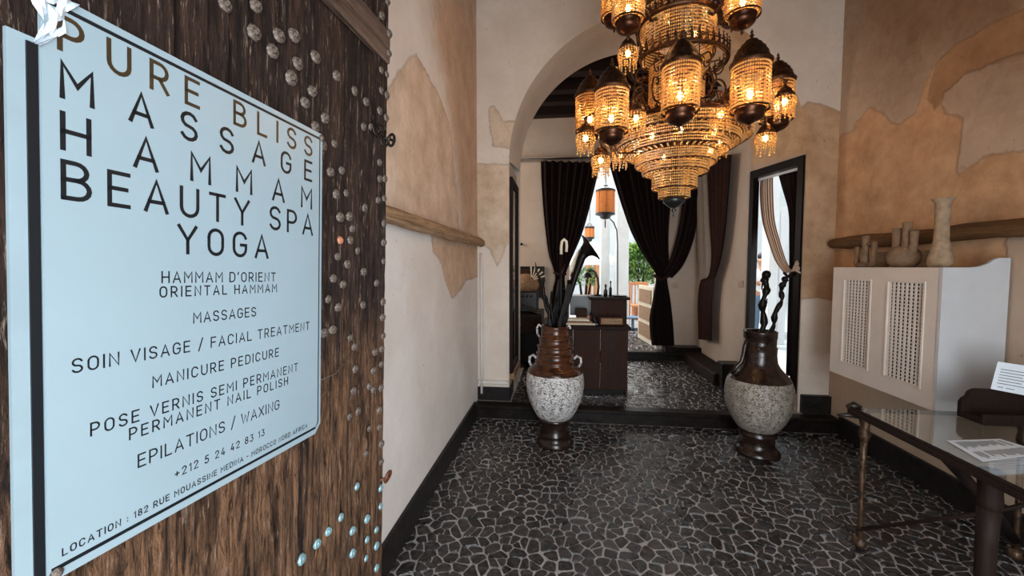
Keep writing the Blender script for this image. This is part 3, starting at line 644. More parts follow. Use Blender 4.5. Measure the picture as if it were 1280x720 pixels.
# ---------------------------------------------------------------- logs along the walls
def log(name, x, y0, z0, y1, z1, r, mat, label, seed, flat=1):
    R = random.Random(seed); pts = []; rr = []
    for k in range(15): t = k / 14; pts.append((x + R.uniform(-.004, .004), y0 + (y1 - y0) * t, z0 + (z1 - z0) * t + R.uniform(-.006, .006))); rr.append(r * R.uniform(.9, 1.08) * (.92 if k in (0, 14) else 1))
    o = obj(name, MB().tube(pts, rr, 10, True, flat), mat); tag(o, label, 'log')
log('wall_log', XL + .05, 1.3, 1.735, 4.03, 1.735, .043, M['log'], 'pale weathered round pole fixed along the left wall', 3)
log('wall_beam', XR - .055, 1.2, 1.71, 4.02, 1.70, .05, M['log_dark'], 'dark brown wooden pole along the right wall above the white cover', 6)

# ---------------------------------------------------------------- white radiator cover with two pierced grilles
BX, BY0, BY1, BZ0, BZ1 = 2.14, 2.60, 3.52, .675, 1.492
bx = thing('radiator_cover', 'white wall-hung cover with two pierced lattice panels on the right wall', 'cover', (2.3, 3.05, BZ0))
g1, g2, gz0, gz1 = (2.70, 2.965), (3.125, 3.385), .775, 1.40
def onface(px, py): p = onX(px, py, BX); return p.y, p.z
m = MB()
BT = BZ1 - .018
for (a, b, c, d) in ((BY0, g1[0], BZ0, BT), (g1[1], g2[0], BZ0, BT), (g2[1], BY1, BZ0, BT), (g1[0], g1[1], BZ0, gz0), (g1[0], g1[1], gz1, BT), (g2[0], g2[1], BZ0, gz0), (g2[0], g2[1], gz1, BT)): m.box(BX, BX + .018, a, b, c, d)
m.box(BX + .018, XR - .01, BY1 - .018, BY1, BZ0, BT); m.box(BX, XR - .01, BY0, BY1, BZ0 - .012, BZ0); m.box(BX - .001, XR - .01, BY0 + .0, BY1, BT, BZ1 + .001)
obj('casing', m, M['grille_paint'], bx)
m = MB(); prof = [(BX - .004, BZ0 - .012), (XR - .012, BZ0 - .012), (XR - .012, BZ1 + .055), (XR - .07, BZ1 + .055), (XR - .09, BZ1 + .048), (XR - .12, BZ1 + .025), (XR - .16, BZ1 + .008), (XR - .20, BZ1 + .002), (BX - .004, BZ1 + .002)]
m.prism([(a, BY0 - .02, b) for a, b in prof], (0, .02, 0)); obj('end_panel', m, M['panel_grey'], bx)
for (a, b) in (g1, g2):
    m = MB(); nc, nr = 8, 27; cw = (b - a) / nc; rh = (gz1 - gz0) / nr; x0 = BX + .006
    m.box(x0, x0 + .007, a, a + cw * .35, gz0, gz1); m.box(x0, x0 + .007, b - cw * .35, b, gz0, gz1)
    for k in range(1, nc): y = a + k * cw; m.box(x0, x0 + .007, y - cw * .20, y + cw * .20, gz0, gz1)
    for k in range(nr + 1): z = gz0 + k * rh; m.box(x0 + .001, x0 + .006, a, b, z - rh * .16, z + rh * .16)
    # little turned knots at the crossings
    for k in range(0, nc + 1):
        for j in range(nr + 1):
            y = min(max(a + k * cw, a + .004), b - .004); z = gz0 + j * rh; w = cw * .36; h2 = rh * .30
            m.add([(x0 - .0015, y - w, z), (x0 - .0015, y, z - h2), (x0 - .0015, y + w, z), (x0 - .0015, y, z + h2), (x0 + .003, y - w, z), (x0 + .003, y, z - h2), (x0 + .003, y + w, z), (x0 + .003, y, z + h2)], [(0, 3, 2, 1), (0, 1, 5, 4), (1, 2, 6, 5), (2, 3, 7, 6), (3, 0, 4, 7)])
    gp = obj('grille', m, M['grille_paint'], bx); obj('moulding', MB().box(BX - .006, BX, a - .012, a, gz0 - .01, gz1 + .01).box(BX - .006, BX, b, b + .012, gz0 - .01, gz1 + .01).box(BX - .006, BX, a, b, gz1, gz1 + .01).box(BX - .006, BX, a, b, gz0 - .01, gz0), M['grille_paint'], gp)
obj('shade_sheet', MB().box(BX + .03, BX + .035, BY0 + .05, BY1 - .05, BZ0 + .03, BZ1 - .03), M['black_wood'], bx)  # dark sheet added behind the grilles so the holes read as shade
# clay vessels standing on the cover
ZT = BZ1 + .0015
def vessel(name, label, parts, mat, px, x=2.25):
    p = onX(px, 330, x); y = p.y; o = MB()
    t = parts(o, x, y); ob = obj(name, o, mat); ob['label'] = label; ob['category'] = 'vase'; return ob
def v_small(o, x, y):
    o.lathe([(.045, 0), (.055, .012), (.05, .03), (.02, .04)], (x, y, ZT), 16, jit=.02)
    for (dy, h, r) in ((.085, .155, .017), (.0, .235, .022), (-.085, .185, .018)):
        o.tube([(x, y + dy * .6, ZT + .012), (x, y + dy, ZT + .03), (x, y + dy, ZT + h * .6), (x, y + dy, ZT + h)], [r * 1.5, r * 1.25, r * .85, r * 1.1], 12)
    o.tube([(x, y + .085, ZT + .02), (x, y, ZT + .018), (x, y - .085, ZT + .02)], .02, 10)
    o.tube([(x, y, ZT + .165), (x, y - .045, ZT + .172), (x, y - .085, ZT + .16)], .010, 8)
vessel('clay_vase', 'smallest clay vessel with three thin spouts on the white cover', v_small, M['clay'], 1081)
def v_mid(o, x, y):
    o.lathe([(.055, 0), (.082, .03), (.090, .07), (.085, .10), (.06, .13), (.02, .14)], (x, y, ZT), 20, jit=.015)
    for (dy, h, r) in ((.055, .262, .032), (-.018, .295, .026), (-.075, .235, .022)):
        o.tube([(x, y + dy * .5, ZT + .06), (x, y + dy * .9, ZT + .11), (x, y + dy, ZT + h * .65), (x, y + dy, ZT + h - .012), (x, y + dy, ZT + h)], [r * 1.25, r * 1.1, r * .9, r, r * 1.08], 14)
vessel('clay_vase', 'round-bellied clay vessel with three stubby necks between two others', v_mid, M['clay'], 1129)
def v_tall(o, x, y): o.lathe([(.052, 0), (.060, .02), (.057, .06), (.043, .12), (.035, .17), (.033, .26), (.036, .34), (.034, .37), (.037, .385), (.052, .403), (.054, .410), (.04, .411), (.025, .38)], (x, y, ZT), 24, jit=.008, cap=True)
vessel('clay_vase', 'tall pale clay bottle with flared lip, rightmost on the white cover', v_tall, M['clay_pale'], 1175)
def v_pot(o, x, y): o.lathe([(.045, 0), (.05, .02), (.046, .075), (.05, .11), (.04, .112), (.03, .05)], (x, y, ZT), 16, jit=.02)
ob = vessel('clay_cup', 'low pale clay cup behind the smallest and the round-bellied vessel', v_pot, M['clay_pale'], 1101, 2.34)
ob = vessel('clay_cup', 'low pale clay cup behind the round-bellied vessel and the tall bottle', v_pot, M['clay_pale'], 1152, 2.34)

# ---------------------------------------------------------------- tall pots
def gnarl(pts, rr, seed, n=26, amp=.010):
    R = random.Random(seed); P = []; Q = []; ph = [R.uniform(0, 6) for _ in range(4)]
    for k in range(n):
        t = k / (n - 1) * (len(pts) - 1); i = min(int(t), len(pts) - 2); f = t - i; p = Vector(pts[i]).lerp(Vector(pts[i + 1]), f)
        P.append(p + Vector((amp * math.sin(t * 3.1 + ph[0]), amp * math.sin(t * 2.3 + ph[1]), 0))); Q.append((rr[i] * (1 - f) + rr[i + 1] * f) * (1 + .28 * math.sin(t * 7 + ph[2]) + R.uniform(-.16, .16)))
    return P, Q

def pot(name, label, loc, prof, mats, handles):
    t = thing(name, label, 'pot', loc); x, y, z = loc
    for nm, pf, mt in prof: obj(nm, MB().lathe([(a, z + b) for a, b in pf], (x, y, 0), 40, cap=False), M[mt], t)
    for pts, r in handles: obj('handle', MB().tube([(x + a, y + b, z + c) for a, b, c in pts], r, 8), M['glaze_dark' if 'right' in label else 'pot_white'], t)
    return t
PLx, PLy = -.05, 3.40
pot('tall_pot', 'tall brown-necked urn with white crackled body left of the passage', (PLx, PLy, 0),
    [('foot', [(.0, 0), (.15, 0), (.155, .02), (.14, .05), (.115, .075), (.122, .085), (.122, .10), (.11, .115), (.115, .20), (.135, .215), (.14, .225), (.13, .235)], 'glaze_dark'),
     ('body', [(.13, .235), (.15, .25), (.185, .31), (.215, .38), (.234, .45), (.242, .52), (.238, .58), (.228, .62)], 'pot_white'),
     ('neck', [(.228, .62), (.222, .645), (.20, .67), (.168, .69), (.165, .70), (.17, .712), (.166, .722), (.15, .726), (.158, .775), (.162, .785), (.142, .79), (.148, .835), (.152, .845), (.13, .85), (.135, .90), (.138, .91), (.118, .915), (.116, .98), (.122, .995), (.118, 1.01), (.104, 1.01), (.10, .95), (.10, .7)], 'glaze_brown')], None,
    [([(-.19 + .0, -.02, .66), (-.215, -.02, .70), (-.21, -.02, .745), (-.18, -.02, .76), (-.155, -.02, .735)], .011), ([(.19, -.02, .66), (.215, -.02, .70), (.21, -.02, .745), (.18, -.02, .76), (.155, -.02, .735)], .011), ([(-.11, -.04, 1.0), (-.135, -.04, 1.02), (-.15, -.04, .99), (-.145, -.04, .94), (-.13, -.04, .92)], .009), ([(.10, -.05, 1.0), (.115, -.05, 1.02), (.125, -.05, .99)], .009)])
PRx, PRy = 1.575, 3.44
pot('tall_pot', 'tall dark-necked urn with grey mottled belly right of the passage', (PRx, PRy, 0),
    [('foot', [(.0, 0), (.165, 0), (.165, .02), (.14, .05), (.125, .06), (.125, .135), (.14, .15), (.14, .17), (.125, .185), (.135, .20)], 'glaze_dark'),
     ('body', [(.135, .20), (.16, .225), (.195, .28), (.225, .35), (.242, .43), (.246, .50), (.238, .56), (.222, .605)], 'pot_silver'),
     ('neck', [(.222, .605), (.20, .64), (.17, .67), (.145, .70), (.125, .74), (.118, .80), (.12, .86), (.112, .865), (.114, .93), (.118, .935), (.118, .975), (.122, .985), (.114, .99), (.104, .985), (.10, .9), (.1, .7)], 'glaze_dark')], None,
    [([(-.112, -.03, .93), (-.128, -.03, .86), (-.135, -.03, .80), (-.15, -.03, .74), (-.185, -.03, .70), (-.22, -.03, .64)], .017)])
def at_pot(cx, cy, dy=0): return lambda px, py: onY(px, py, cy + dy)
# things standing in the left pot
A = lambda px, py, y=3.40: tuple(onY(px, py, y))
inpot = (PLx, PLy, .85)
def stick(name, label, cat, pts, r, mat, n=8, group=None, extra=None):
    o = obj(name, MB().tube(pts, r, n), mat); tag(o, label, cat, group); return o
cane = thing('walking_cane', 'cane with curved pale wooden handle standing in the left urn', 'cane', (PLx, PLy + .01, .85))
obj('shaft', MB().tube([(PLx, PLy, .86), A(701, 395), A(701, 350), A(701.5, 316)], .010, 8), M['black_wood'], cane)
obj('handle', MB().tube([A(701.5, 318), A(701.5, 308), A(702.5, 302), A(705, 299), A(708, 302), A(708.5, 308), A(708, 315)], .012, 8), M['cream'], cane)
hp = [A(704, 400, 3.36), A(712, 370, 3.36), A(719, 345, 3.36), A(727, 322, 3.36), A(733, 313, 3.36)]
hn = thing('horn_flower', 'dark flared horn-shaped trumpet leaning right out of the left urn', 'horn', (PLx, PLy, .85))
m = MB(); m.tube(hp, [.012, .02, .026, .034, .05], 14); obj('stem', m, M['black_wood'], hn)
m = MB(); c0 = Vector(hp[-1]); ax = (Vector(A(738, 306, 3.36)) - Vector(hp[3])).normalized(); q = Vector((0, 0, 1)).rotation_difference(ax).to_matrix()
m.lathe([(.045, -.03), (.055, 0), (.07, .02), (.10, .035), (.125, .04), (.118, .046), (.06, .02), (.01, .0)], c0, 20, True, False, 0, Matrix.Rotation(.35, 3, 'Y') @ q); obj('bell', m, M['black_wood'], hn)
for i, (pts, lab) in enumerate([([(692, 400), (697, 380), (700, 350), (706, 330)], 'black folded umbrella beside the pale-handled cane in the left urn'), ([(700, 402), (708, 380), (712, 355), (716, 340)], 'black folded umbrella in front of the horn in the left urn')]):
    u_ = thing('folded_umbrella', lab, 'umbrella', (PLx, PLy, .85)); yb = (3.445, 3.335)[i]; P = [A(a, b, yb) for a, b in pts]; P = [(PLx + (.02 if i else -.03), yb, .84)] + P
    obj('canopy', MB().tube(P[:4], [.012, .020, .026, .018], 8, False), M['black_plastic'], u_); obj('shaft', MB().tube([P[3], P[4]], .007, 6), M['copper'], u_)
m = MB(); pr = [A(711, 345), A(713, 332), A(717, 322), A(724, 311), A(722, 325), A(717, 340), A(713, 346)]; m.prism(pr, (.008, .02, 0)); o = obj('newspaper', m, M['cream']); tag(o, 'crumpled cream newspaper stuck behind the horn in the left urn', 'newspaper')
m = MB(); pr = [A(658, 343, 3.42), A(662, 333, 3.42), A(667, 331, 3.42), A(676, 338, 3.42), A(672, 346, 3.42), A(664, 344, 3.42)]
br = [[(PLx - .03, PLy, .85), A(687, 398), A(682, 378), A(677, 356), A(672, 340), A(668, 328)], [(PLx - .04, PLy, .85), A(686, 396), A(684, 375), A(679, 362), A(674, 350)], [A(683, 378), A(677, 372), A(674, 362)], [A(678, 358), A(681, 350), A(680, 345)]]
bt = thing('dry_branch', 'dark thorny branch leaning left out of the left urn', 'branch', (PLx, PLy, .85))
for b in br[:2]: obj('twig', MB().tube(*gnarl(b, [.014, .018, .013, .012, .009, .003][:len(b)], len(b), 20, .008), 7), M['black_wood'], bt)
for b in br[2:]: obj('twig', MB().tube(b, [.01, .006, .002], 6), M['black_wood'], bt)
RS = random.Random(8)
for k, (x0, x1, yt) in enumerate([(694, 696, 372), (688, 690, 366), (699, 704, 362), (706, 711, 352), (703, 707, 376)]):
    m = MB(); yb = (3.42, 3.37, 3.46, 3.39, 3.345)[k]; P = [(PLx + (k - 2) * .015, yb, .86), A(x0 + 3, 398, yb), A(x0, (yt + 398) / 2, yb), A(x1, yt, yb)]
    m.tube(P, [.008, .011, .009, .012], 7); m.ico(P[-1], .016, 1); o = obj('carved_stick', m, M['black_wood']); tag(o, ['short dark carved stick just left of the pale-handled cane', 'dark carved stick leftmost of the straight sticks in the left urn', 'dark carved stick rising just right of the pale-handled cane', 'dark carved stick touching the stem of the horn', 'shortest dark carved stick, low beneath the horn'][k], 'stick', 'carved sticks crowded in the left urn')
# driftwood in the right pot
B = lambda px, py, y=3.44: tuple(onY(px, py, y))
for k, (pts, rr, lab) in enumerate([([(954, 408), (954, 385), (956, 365), (957, 350), (958, 343)], [.022, .026, .022, .026, .03], 'thick dark carved branch standing upright in the right urn'), ([(966, 408), (971, 390), (975, 375), (979, 360), (981, 349)], [.016, .020, .014, .018, .022], 'thin gnarled dark branch leaning right in the right urn')]):
    P = [(PRx + (k * .04 - .02), PRy, .84)] + [B(a, b) for a, b in pts]; m = MB(); m.tube(*gnarl(P, [.02] + rr, 5 + k), 9)
    m.tube([B(pts[1][0], pts[1][1]), B(pts[1][0] + 4, pts[1][1] - 6), B(pts[1][0] + 5, pts[1][1] - 12)], [.012, .008, .004], 6); m.ico(P[-1], rr[-1] * 1.1, 1); m.tube([B(pts[3][0], pts[3][1]), B(pts[3][0] - 4, pts[3][1] + 5), B(pts[3][0] - 5, pts[3][1] + 12)], [.012, .009, .004], 6)
    o = obj('driftwood_branch', m, M['black_wood']); tag(o, lab, 'branch')

# ---------------------------------------------------------------- desk and the things on it
dk = thing('reception_desk', 'dark brown wooden reception desk with raised counter behind the left urn', 'desk', (.3, 4.7, .13))
m = MB(); 
for k in range(3): x0 = -.16 + k * .285; m.bev(x0 + .002, x0 + .283, 4.34, 4.36, .20, .835, .003)
obj('front_panel', m, M['desk_wood'], dk); obj('plinth', MB().box(-.14, .67, 4.40, 4.42, .131, .20), M['black_wood'], dk)
obj('side_panel', MB().bev(.67, .695, 4.35, 5.0, .131, .835, .003), M['desk_wood'], dk); obj('side_panel', MB().bev(-.16, -.135, 4.36, 5.0, .131, .835, .003), M['desk_wood'], dk)
obj('desktop', MB().bev(-.20, .72, 4.31, 5.05, .835, .872, .005), M['dark_wood'], dk)
m = MB(); m.box(.34, .72, 4.62, 4.64, .872, 1.13).box(.34, .36, 4.64, 5.0, .872, 1.13).box(.70, .72, 4.64, 5.0, .872, 1.13); obj('hutch', m, M['desk_wood'], dk)
obj('counter_top', MB().bev(.31, .75, 4.58, 5.02, 1.13, 1.158, .004), M['dark_wood'], dk)
def simple(name, label, cat, mb, mat, group=None): o = obj(name, mb, mat); return tag(o, label, cat, group)
fs = thing('framed_notice', 'small wooden framed notice leaning on the desk under the counter', 'notice', (.55, 4.4, .873))
obj('frame', MB().bev(.40, .66, 4.395, 4.415, .873, .965, .004), M['desk_wood'], fs); obj('card', MB().box(.42, .64, 4.390, 4.395, .888, .950), M['raffia'], fs)
m = MB()
for k in range(6): m.box(.455 + k * .028, .455 + k * .028 + .018, 4.3885, 4.390, .913, .925)
obj('lettering', m, M['ink_brown'], fs)
bcol = ['cream', 'raffia', 'white_cloth']
for k, (x0, x1, h) in enumerate([(.04, .36, .020), (.06, .33, .022), (.05, .30, .016)]):
    z0 = .873 + [0, .021, .044][k]; b_ = thing('book', ['cream book, bottom of the stack on the desk', 'tan book in the middle of the desk stack', 'white book on top of the desk stack'][k], 'book', ((x0 + x1) / 2, 4.5, z0), 'books stacked on the desk')
    obj('cover', MB().box(x0, x1, 4.40, 4.58, z0, z0 + .003).box(x0, x1, 4.40, 4.58, z0 + h - .004, z0 + h - .001), M['leaf_dark' if k == 9 else 'copper' if k == 1 else 'cream'], b_); obj('pages', MB().box(x0 + .004, x1 - .004, 4.404, 4.576, z0 + .003, z0 + h - .004), M[bcol[k]], b_)
mo = thing('monitor', 'black screen with pale rim on the desk behind the book stack', 'monitor', (.22, 4.8, .873))
obj('screen', MB().bev(.10, .34, 4.80, 4.83, .93, 1.17, .004), M['black_plastic'], mo); obj('rim', MB().box(.10, .34, 4.792, 4.80, 1.155, 1.17).box(.328, .34, 4.792, 4.80, .97, 1.155), M['white_paint'], mo); obj('stand', MB().bev(.17, .27, 4.78, 4.9, .873, .885, .003).box(.205, .235, 4.83, 4.85, .885, 1.0), M['black_plastic'], mo)
simple('box', 'small brown box standing on the desk before the screen', 'box', MB().bev(.17, .29, 4.64, 4.74, .873, 1.02, .004), M['desk_wood'])
simple('telephone', 'black desk telephone beside the book stack', 'telephone', MB().prism([(.33, 4.42, .873), (.33, 4.58, .873), (.33, 4.58, .93), (.33, 4.50, .925), (.33, 4.42, .89)], (.06, 0, 0)).tube([(.36, 4.40, .905), (.36, 4.44, .935), (.36, 4.54, .96), (.36, 4.59, .94)], .014, 7), M['black_plastic'])
lp = thing('desk_lamp', 'dark curved lamp arching over the screen on the desk', 'lamp', (.43, 4.9, 1.158))
obj('arm', MB().tube([(.42, 4.85, 1.16), (.43, 4.85, 1.26), (.42, 4.85, 1.36), (.39, 4.85, 1.43), (.35, 4.85, 1.46), (.31, 4.85, 1.44)], .014, 8), M['black_plastic'], lp); obj('base', MB().lathe([(.045, 0), (.045, .012), (.01, .018)], (.42, 4.85, 1.159), 16), M['black_plastic'], lp); obj('shade', MB().lathe([(.05, 0), (.035, .045), (.012, .06)], (.305, 4.85, 1.37), 14, cap=False), M['black_plastic'], lp)
for k, (x, r, h) in enumerate([(.50, .022, .11), (.555, .016, .15)]):
    b_ = thing('bottle', ['squat dark bottle on the raised counter', 'slim dark bottle on the raised counter beside the squat one'][k], 'bottle', (x, 4.75, 1.159), 'bottles on the counter'); obj('body', MB().lathe([(r, 0), (r, h * .6), (r * .4, h * .75), (r * .4, h)], (x, 4.75, 1.159), 14), M['black_plastic'], b_); obj('cap', MB().lathe([(r * .55, 0), (r * .6, .02), (.001, .03)], (x, 4.75, 1.159 + h), 12), M['black_plastic'], b_)
simple('tray', 'flat dark tray lying on the raised counter', 'tray', MB().lathe([(.07, 0), (.085, .014), (.08, .014), (.066, .004), (.001, .004)], (.65, 4.72, 1.159), 20), M['black_wood'])
# sideboard at the left of the passage
sb = thing('sideboard', 'black sideboard against the back wall left of the curtain', 'cabinet', (-.75, 5.9, .13))
obj('body', MB().bev(-1.3, -.26, 5.42, 6.2, .20, .86, .006), M['black_wood'], sb)
for k in range(2): d_ = obj('drawer', MB().bev(-1.28 + k * .51, -.79 + k * .51, 5.405, 5.42, .6, .84, .004), M['dark_wood'], sb); obj('knob', MB().lathe([(.012, 0), (.015, .012), (.006, .018)], (-1.035 + k * .51, 5.405, .72), 10, axis=Matrix.Rotation(PI / 2, 3, 'X')), M['iron'], d_)
for k in range(2): obj('foot', MB().box(-1.27 + k * .93, -1.2 + k * .93, 5.64, 6.15, .131, .20), M['black_wood'], sb)
pm = thing('coffee_machine', 'black machine with small silver dials on the sideboard', 'machine', (-.62, 5.85, .86))
obj('body', MB().bev(-.92, -.33, 5.66, 6.0, .861, 1.15, .015), M['black_plastic'], pm)
for k in range(4): obj('dial', MB().lathe([(.02, 0), (.02, .015), (.001, .018)], (-.60 + k * .06, 5.66, 1.09), 10, axis=Matrix.Rotation(PI / 2, 3, 'X')), M['iron'], pm)
simple('basket', 'domed brown woven basket on the black machine', 'basket', MB().lathe([(.17, 0), (.20, .06), (.20, .12), (.17, .19), (.10, .23), (.02, .245)], (-.52, 5.84, 1.151), 24), M['raffia'])
hf = thing('hand_fan', 'pale striped hand fan stuck upright in the basket', 'fan', (-.38, 5.75, 1.33))
for k in range(5):
    a = math.radians(20 + k * 18); c = Vector((-.42, 5.72, 1.30)); d = Vector((math.cos(a), 0, math.sin(a))); e = Vector((-math.sin(a), 0, math.cos(a))) * .012; obj('blade', MB().prism([c + d * .04 - e * .4, c + d * .2 - e, c + d * .2 + e, c + d * .04 + e * .4], (0, .004, 0)), M['cream'], hf)
simple('folded_papers', 'loose dark folders sloping on the front of the sideboard', 'folder', MB().cbox((-.45, 5.53, .925), (.34, .2, .012), Matrix.Rotation(.35, 3, 'Y')).cbox((-.46, 5.54, .945), (.30, .18, .01), Matrix.Rotation(.30, 3, 'Y')), M['iron'])
pf = thing('framed_picture', 'dark brown framed picture on the back wall above the basket', 'picture', (-.6, 6.27, 1.2))
obj('frame', MB().box(-.92, -.26, 6.262, 6.285, 1.47, 1.50).box(-.29, -.26, 6.262, 6.285, 1.05, 1.47).box(-.92, -.26, 6.262, 6.285, 1.02, 1.05), M['black_wood'], pf); obj('board', MB().box(-.92, -.29, 6.27, 6.29, 1.05, 1.47), M['desk_wood'], pf)
m = MB(); m.lathe([(.016, 0), (.02, .02), (.022, .035), (.001, .04)], (-.615, 6.29, 1.84), 12, axis=Matrix.Rotation(PI / 2, 3, 'X')); simple('coat_peg', 'small dark round peg on the back wall left of the curtain', 'peg', m, M['black_wood'])
for (px, py, Y_, ax) in ((843, 357, 6.295, 'y'), (926, 355, 0, 'x')):
    m = MB()
    if ax == 'y': p = onY(px, py, Y_); m.bev(p.x - .042, p.x + .042, Y_ - .012, Y_ + .003, p.z - .04, p.z + .04, .004); m.bev(p.x - .02, p.x + .02, Y_ - .018, Y_ - .012, p.z - .026, p.z + .026, .003)
    else: p = onX(px, py, 1.995); m.bev(1.985, 2.0, p.y - .055, p.y + .055, p.z - .04, p.z + .04, .004); m.bev(1.98, 1.985, p.y - .03, p.y + .03, p.z - .025, p.z + .025, .002)
    simple('light_switch', 'square light switch on the passage ' + ('back wall beside the curtain' if ax == 'y' else 'side wall left of the dark frame'), 'switch', m, M['plaster_tan'])

# ---------------------------------------------------------------- curtains
def drape(name, rows, pleats, amp, mat, parent=None, depth=Vector((0, 1, 0)), n=70, sub=9, attr=None, ph=0):
    """rows: list of (left point, right point, pleat amplitude factor) from top to bottom"""
    P = []; RR = []
    for k in range(len(rows) - 1):
        for j in range(sub):
            t = j / sub; p0, p1, p2, p3 = [rows[max(0, min(len(rows) - 1, k + d))] for d in (-1, 0, 1, 2)]
            def cr(i):
                a, b, c, d = [Vector(q[i]) for q in (p0, p1, p2, p3)]; return .5 * ((2 * b) + (c - a) * t + (2 * a - 5 * b + 4 * c - d) * t * t + (3 * b - a - 3 * c + d) * t ** 3)
            RR.append((cr(0), cr(1), p1[2] * (1 - t) + p2[2] * t))
    RR.append((Vector(rows[-1][0]), Vector(rows[-1][1]), rows[-1][2]))
    for r_, (a, b, q) in enumerate(RR):
        row = []
        for i in range(n + 1):
            s = i / n; w = math.sin(2 * PI * pleats * s + ph + .6 * math.sin(s * 9)) * amp * q + .35 * amp * q * math.sin(2 * PI * pleats * 2.3 * s + 1.7)
            row.append(tuple(a.lerp(b, s) + depth * w))
        P.append(row)
    m = MB(); m.grid(P, True); nb = len(m.v)
    m.grid([[tuple(Vector(v) + depth * .006) for v in row][::-1] for row in P], True)
    o = obj(name, m, mat, parent)
    if attr:
        a = o.data.attributes.new('su', 'FLOAT', 'POINT'); N = n + 1; R_ = len(P)
        a.data.foreach_set('value', [(i % N) / n for i in range(nb)] + [1 - (i % N) / n for i in range(nb)])
    return o
YC = 6.14
C_ = lambda px, py: tuple(onY(px, py, YC))
rod = thing('curtain_rod', 'black metal curtain rod with rings across the passage end', 'rod', (.7, YC, 3.1))
obj('pole', MB().tube([(-.75, YC, 3.085), (.5, YC, 3.085), (1.95, YC, 3.085)], .014, 8), M['black_plastic'], rod)
for k in range(12): x = -.28 + k * .19; obj('ring', MB().tube([(x, YC + .022 * math.cos(a), 3.075 + .024 * math.sin(a)) for a in [2 * PI * i / 12 for i in range(13)]], .004, 5), M['iron'], rod)
for x in (-.72, .62, 1.92): obj('bracket', MB().tube([(x, YC, 3.085), (x, YC + .09, 3.09), (x, YW, 3.09)], .008, 6), M['black_plastic'], rod)
c1 = thing('curtain', 'dark brown velvet curtain gathered left of the bright doorway', 'curtain', (-.05, YC, 1.3), 'curtains across the courtyard doorway')
drape('cloth', [(C_(676, 201), C_(751, 203), 1), (C_(677, 230), C_(744, 232), 1), (C_(679, 260), C_(736, 264), .9), (C_(682, 290), C_(727, 294), .7), (C_(686, 318), C_(716, 320), .45), (C_(692, 337), C_(708, 340), .3), (C_(694, 348), C_(706, 348), .25), (C_(690, 372), C_(708, 374), .5), (C_(690, 425), C_(712, 425), .6)], 8, .045, M['curtain'], c1)
obj('tieback', MB().tube([C_(692, 340), C_(700, 344), C_(708, 342)], .022, 8), M['curtain_brown'], c1)
c2_ = thing('curtain', 'dark brown curtain swept right and tied above the floor beside the doorway', 'curtain', (1.45, YC, 1.3), 'curtains across the courtyard doorway')
drape('cloth', [(C_(761, 202), C_(842, 204), 1), (C_(769, 230), C_(840, 230), 1), (C_(779, 262), C_(838, 262), .9), (C_(790, 292), C_(836, 292), .7), (C_(804, 318), C_(836, 318), .5), (C_(817, 338), C_(836, 338), .3), (C_(820, 349), C_(834, 349), .25), (C_(816, 375), C_(838, 375), .5), (C_(812, 402), C_(841, 402), .7), (C_(815, 432), C_(843, 432), .7)], 9, .045, M['curtain'], c2_)
obj('tieback', MB().tube([C_(817, 344), C_(826, 350), C_(834, 346), C_(843, 340)], .022, 8), M['curtain_brown'], c2_)
c3 = thing('curtain', 'narrow dark curtain falling from the right to the same tie beside the doorway', 'curtain', (1.7, YC - .03, 1.3), 'curtains across the courtyard doorway')
C3 = lambda px, py: tuple(onY(px, py, YC - .05))
drape('cloth', [(C3(858, 203), C3(882, 203), 1), (C3(855, 235), C3(879, 235), 1), (C3(851, 270), C3(873, 270), .8), (C3(845, 300), C3(866, 304), .7), (C3(837, 325), C3(854, 332), .5), (C3(829, 340), C3(840, 348), .3)], 4, .03, M['curtain'], c3)
# third curtain, on the side wall
XC = 1.90
D_ = lambda px, py: tuple(onX(px, py, XC))
c4 = thing('side_curtain', 'brown curtain with grey lining tied against the right passage wall', 'curtain', (XC, 5.3, 1.4))
nx_ = Vector((-1, 0, 0))
drape('cloth', [(D_(884, 196), D_(914, 193), 1), (D_(886, 230), D_(911, 230), .9), (D_(888, 280), D_(907, 280), .7), (D_(890, 320), D_(901, 322), .5), (D_(886, 345), D_(894, 347), .3), (D_(876, 352), D_(893, 352), .3), (D_(873, 380), D_(890, 380), .5), (D_(874, 424), D_(889, 426), .6)], 5, .025, M['curtain_brown'], c4, nx_, 40)
ln = drape('lining', [(D_(872, 222), D_(886, 218), 1), (D_(872, 250), D_(887, 250), .8), (D_(873, 300), D_(889, 300), .6), (D_(874, 330), D_(890, 330), .5), (D_(875, 352), D_(888, 344), .3)], 2, .018, M['curtain_grey'], c4, nx_, 24); ln['label'] = 'pale grey lining turned outward'
# curtain in the right-hand opening
JP = lambda px, py, d=.09: (lambda dd, q: tuple(_C + dd * (((q - _C).dot(JN)) / dd.dot(JN))))(ray(px, py), J0 + JN * d)
c5 = thing('striped_curtain', 'brown and cream striped curtain drawn aside in the tall framed opening', 'curtain', (2.2, 4.5, 1.4))
drape('cloth', [(JP(951, 212), JP(966, 208), 1), (JP(949, 240), JP(966, 240), 1), (JP(952, 275), JP(968, 275), .8), (JP(960, 303), JP(975, 303), .6), (JP(969, 327), JP(982, 325), .5), (JP(981, 343), JP(989, 338), .3)], 5, .012, M['stripe'], c5, JN, 40, attr=True)
drape('tail', [(JP(984, 343, -.03), JP(993, 339, -.03), .4), (JP(991, 338, -.05), JP(994, 328, -.05), .6), (JP(1000, 342, -.05), JP(997, 325, -.05), .8)], 3, .006, M['stripe'], c5, JN, 20, attr=True)
obj('tieback', MB().tube([JP(980, 341, -.03), JP(985, 346, -.035), JP(991, 341, -.04)], .013, 7), M['curtain'], c5)
c6 = thing('dark_side_curtain', 'black curtain hanging inside the right edge of the framed opening', 'curtain', (2.25, 4.2, 1.4))
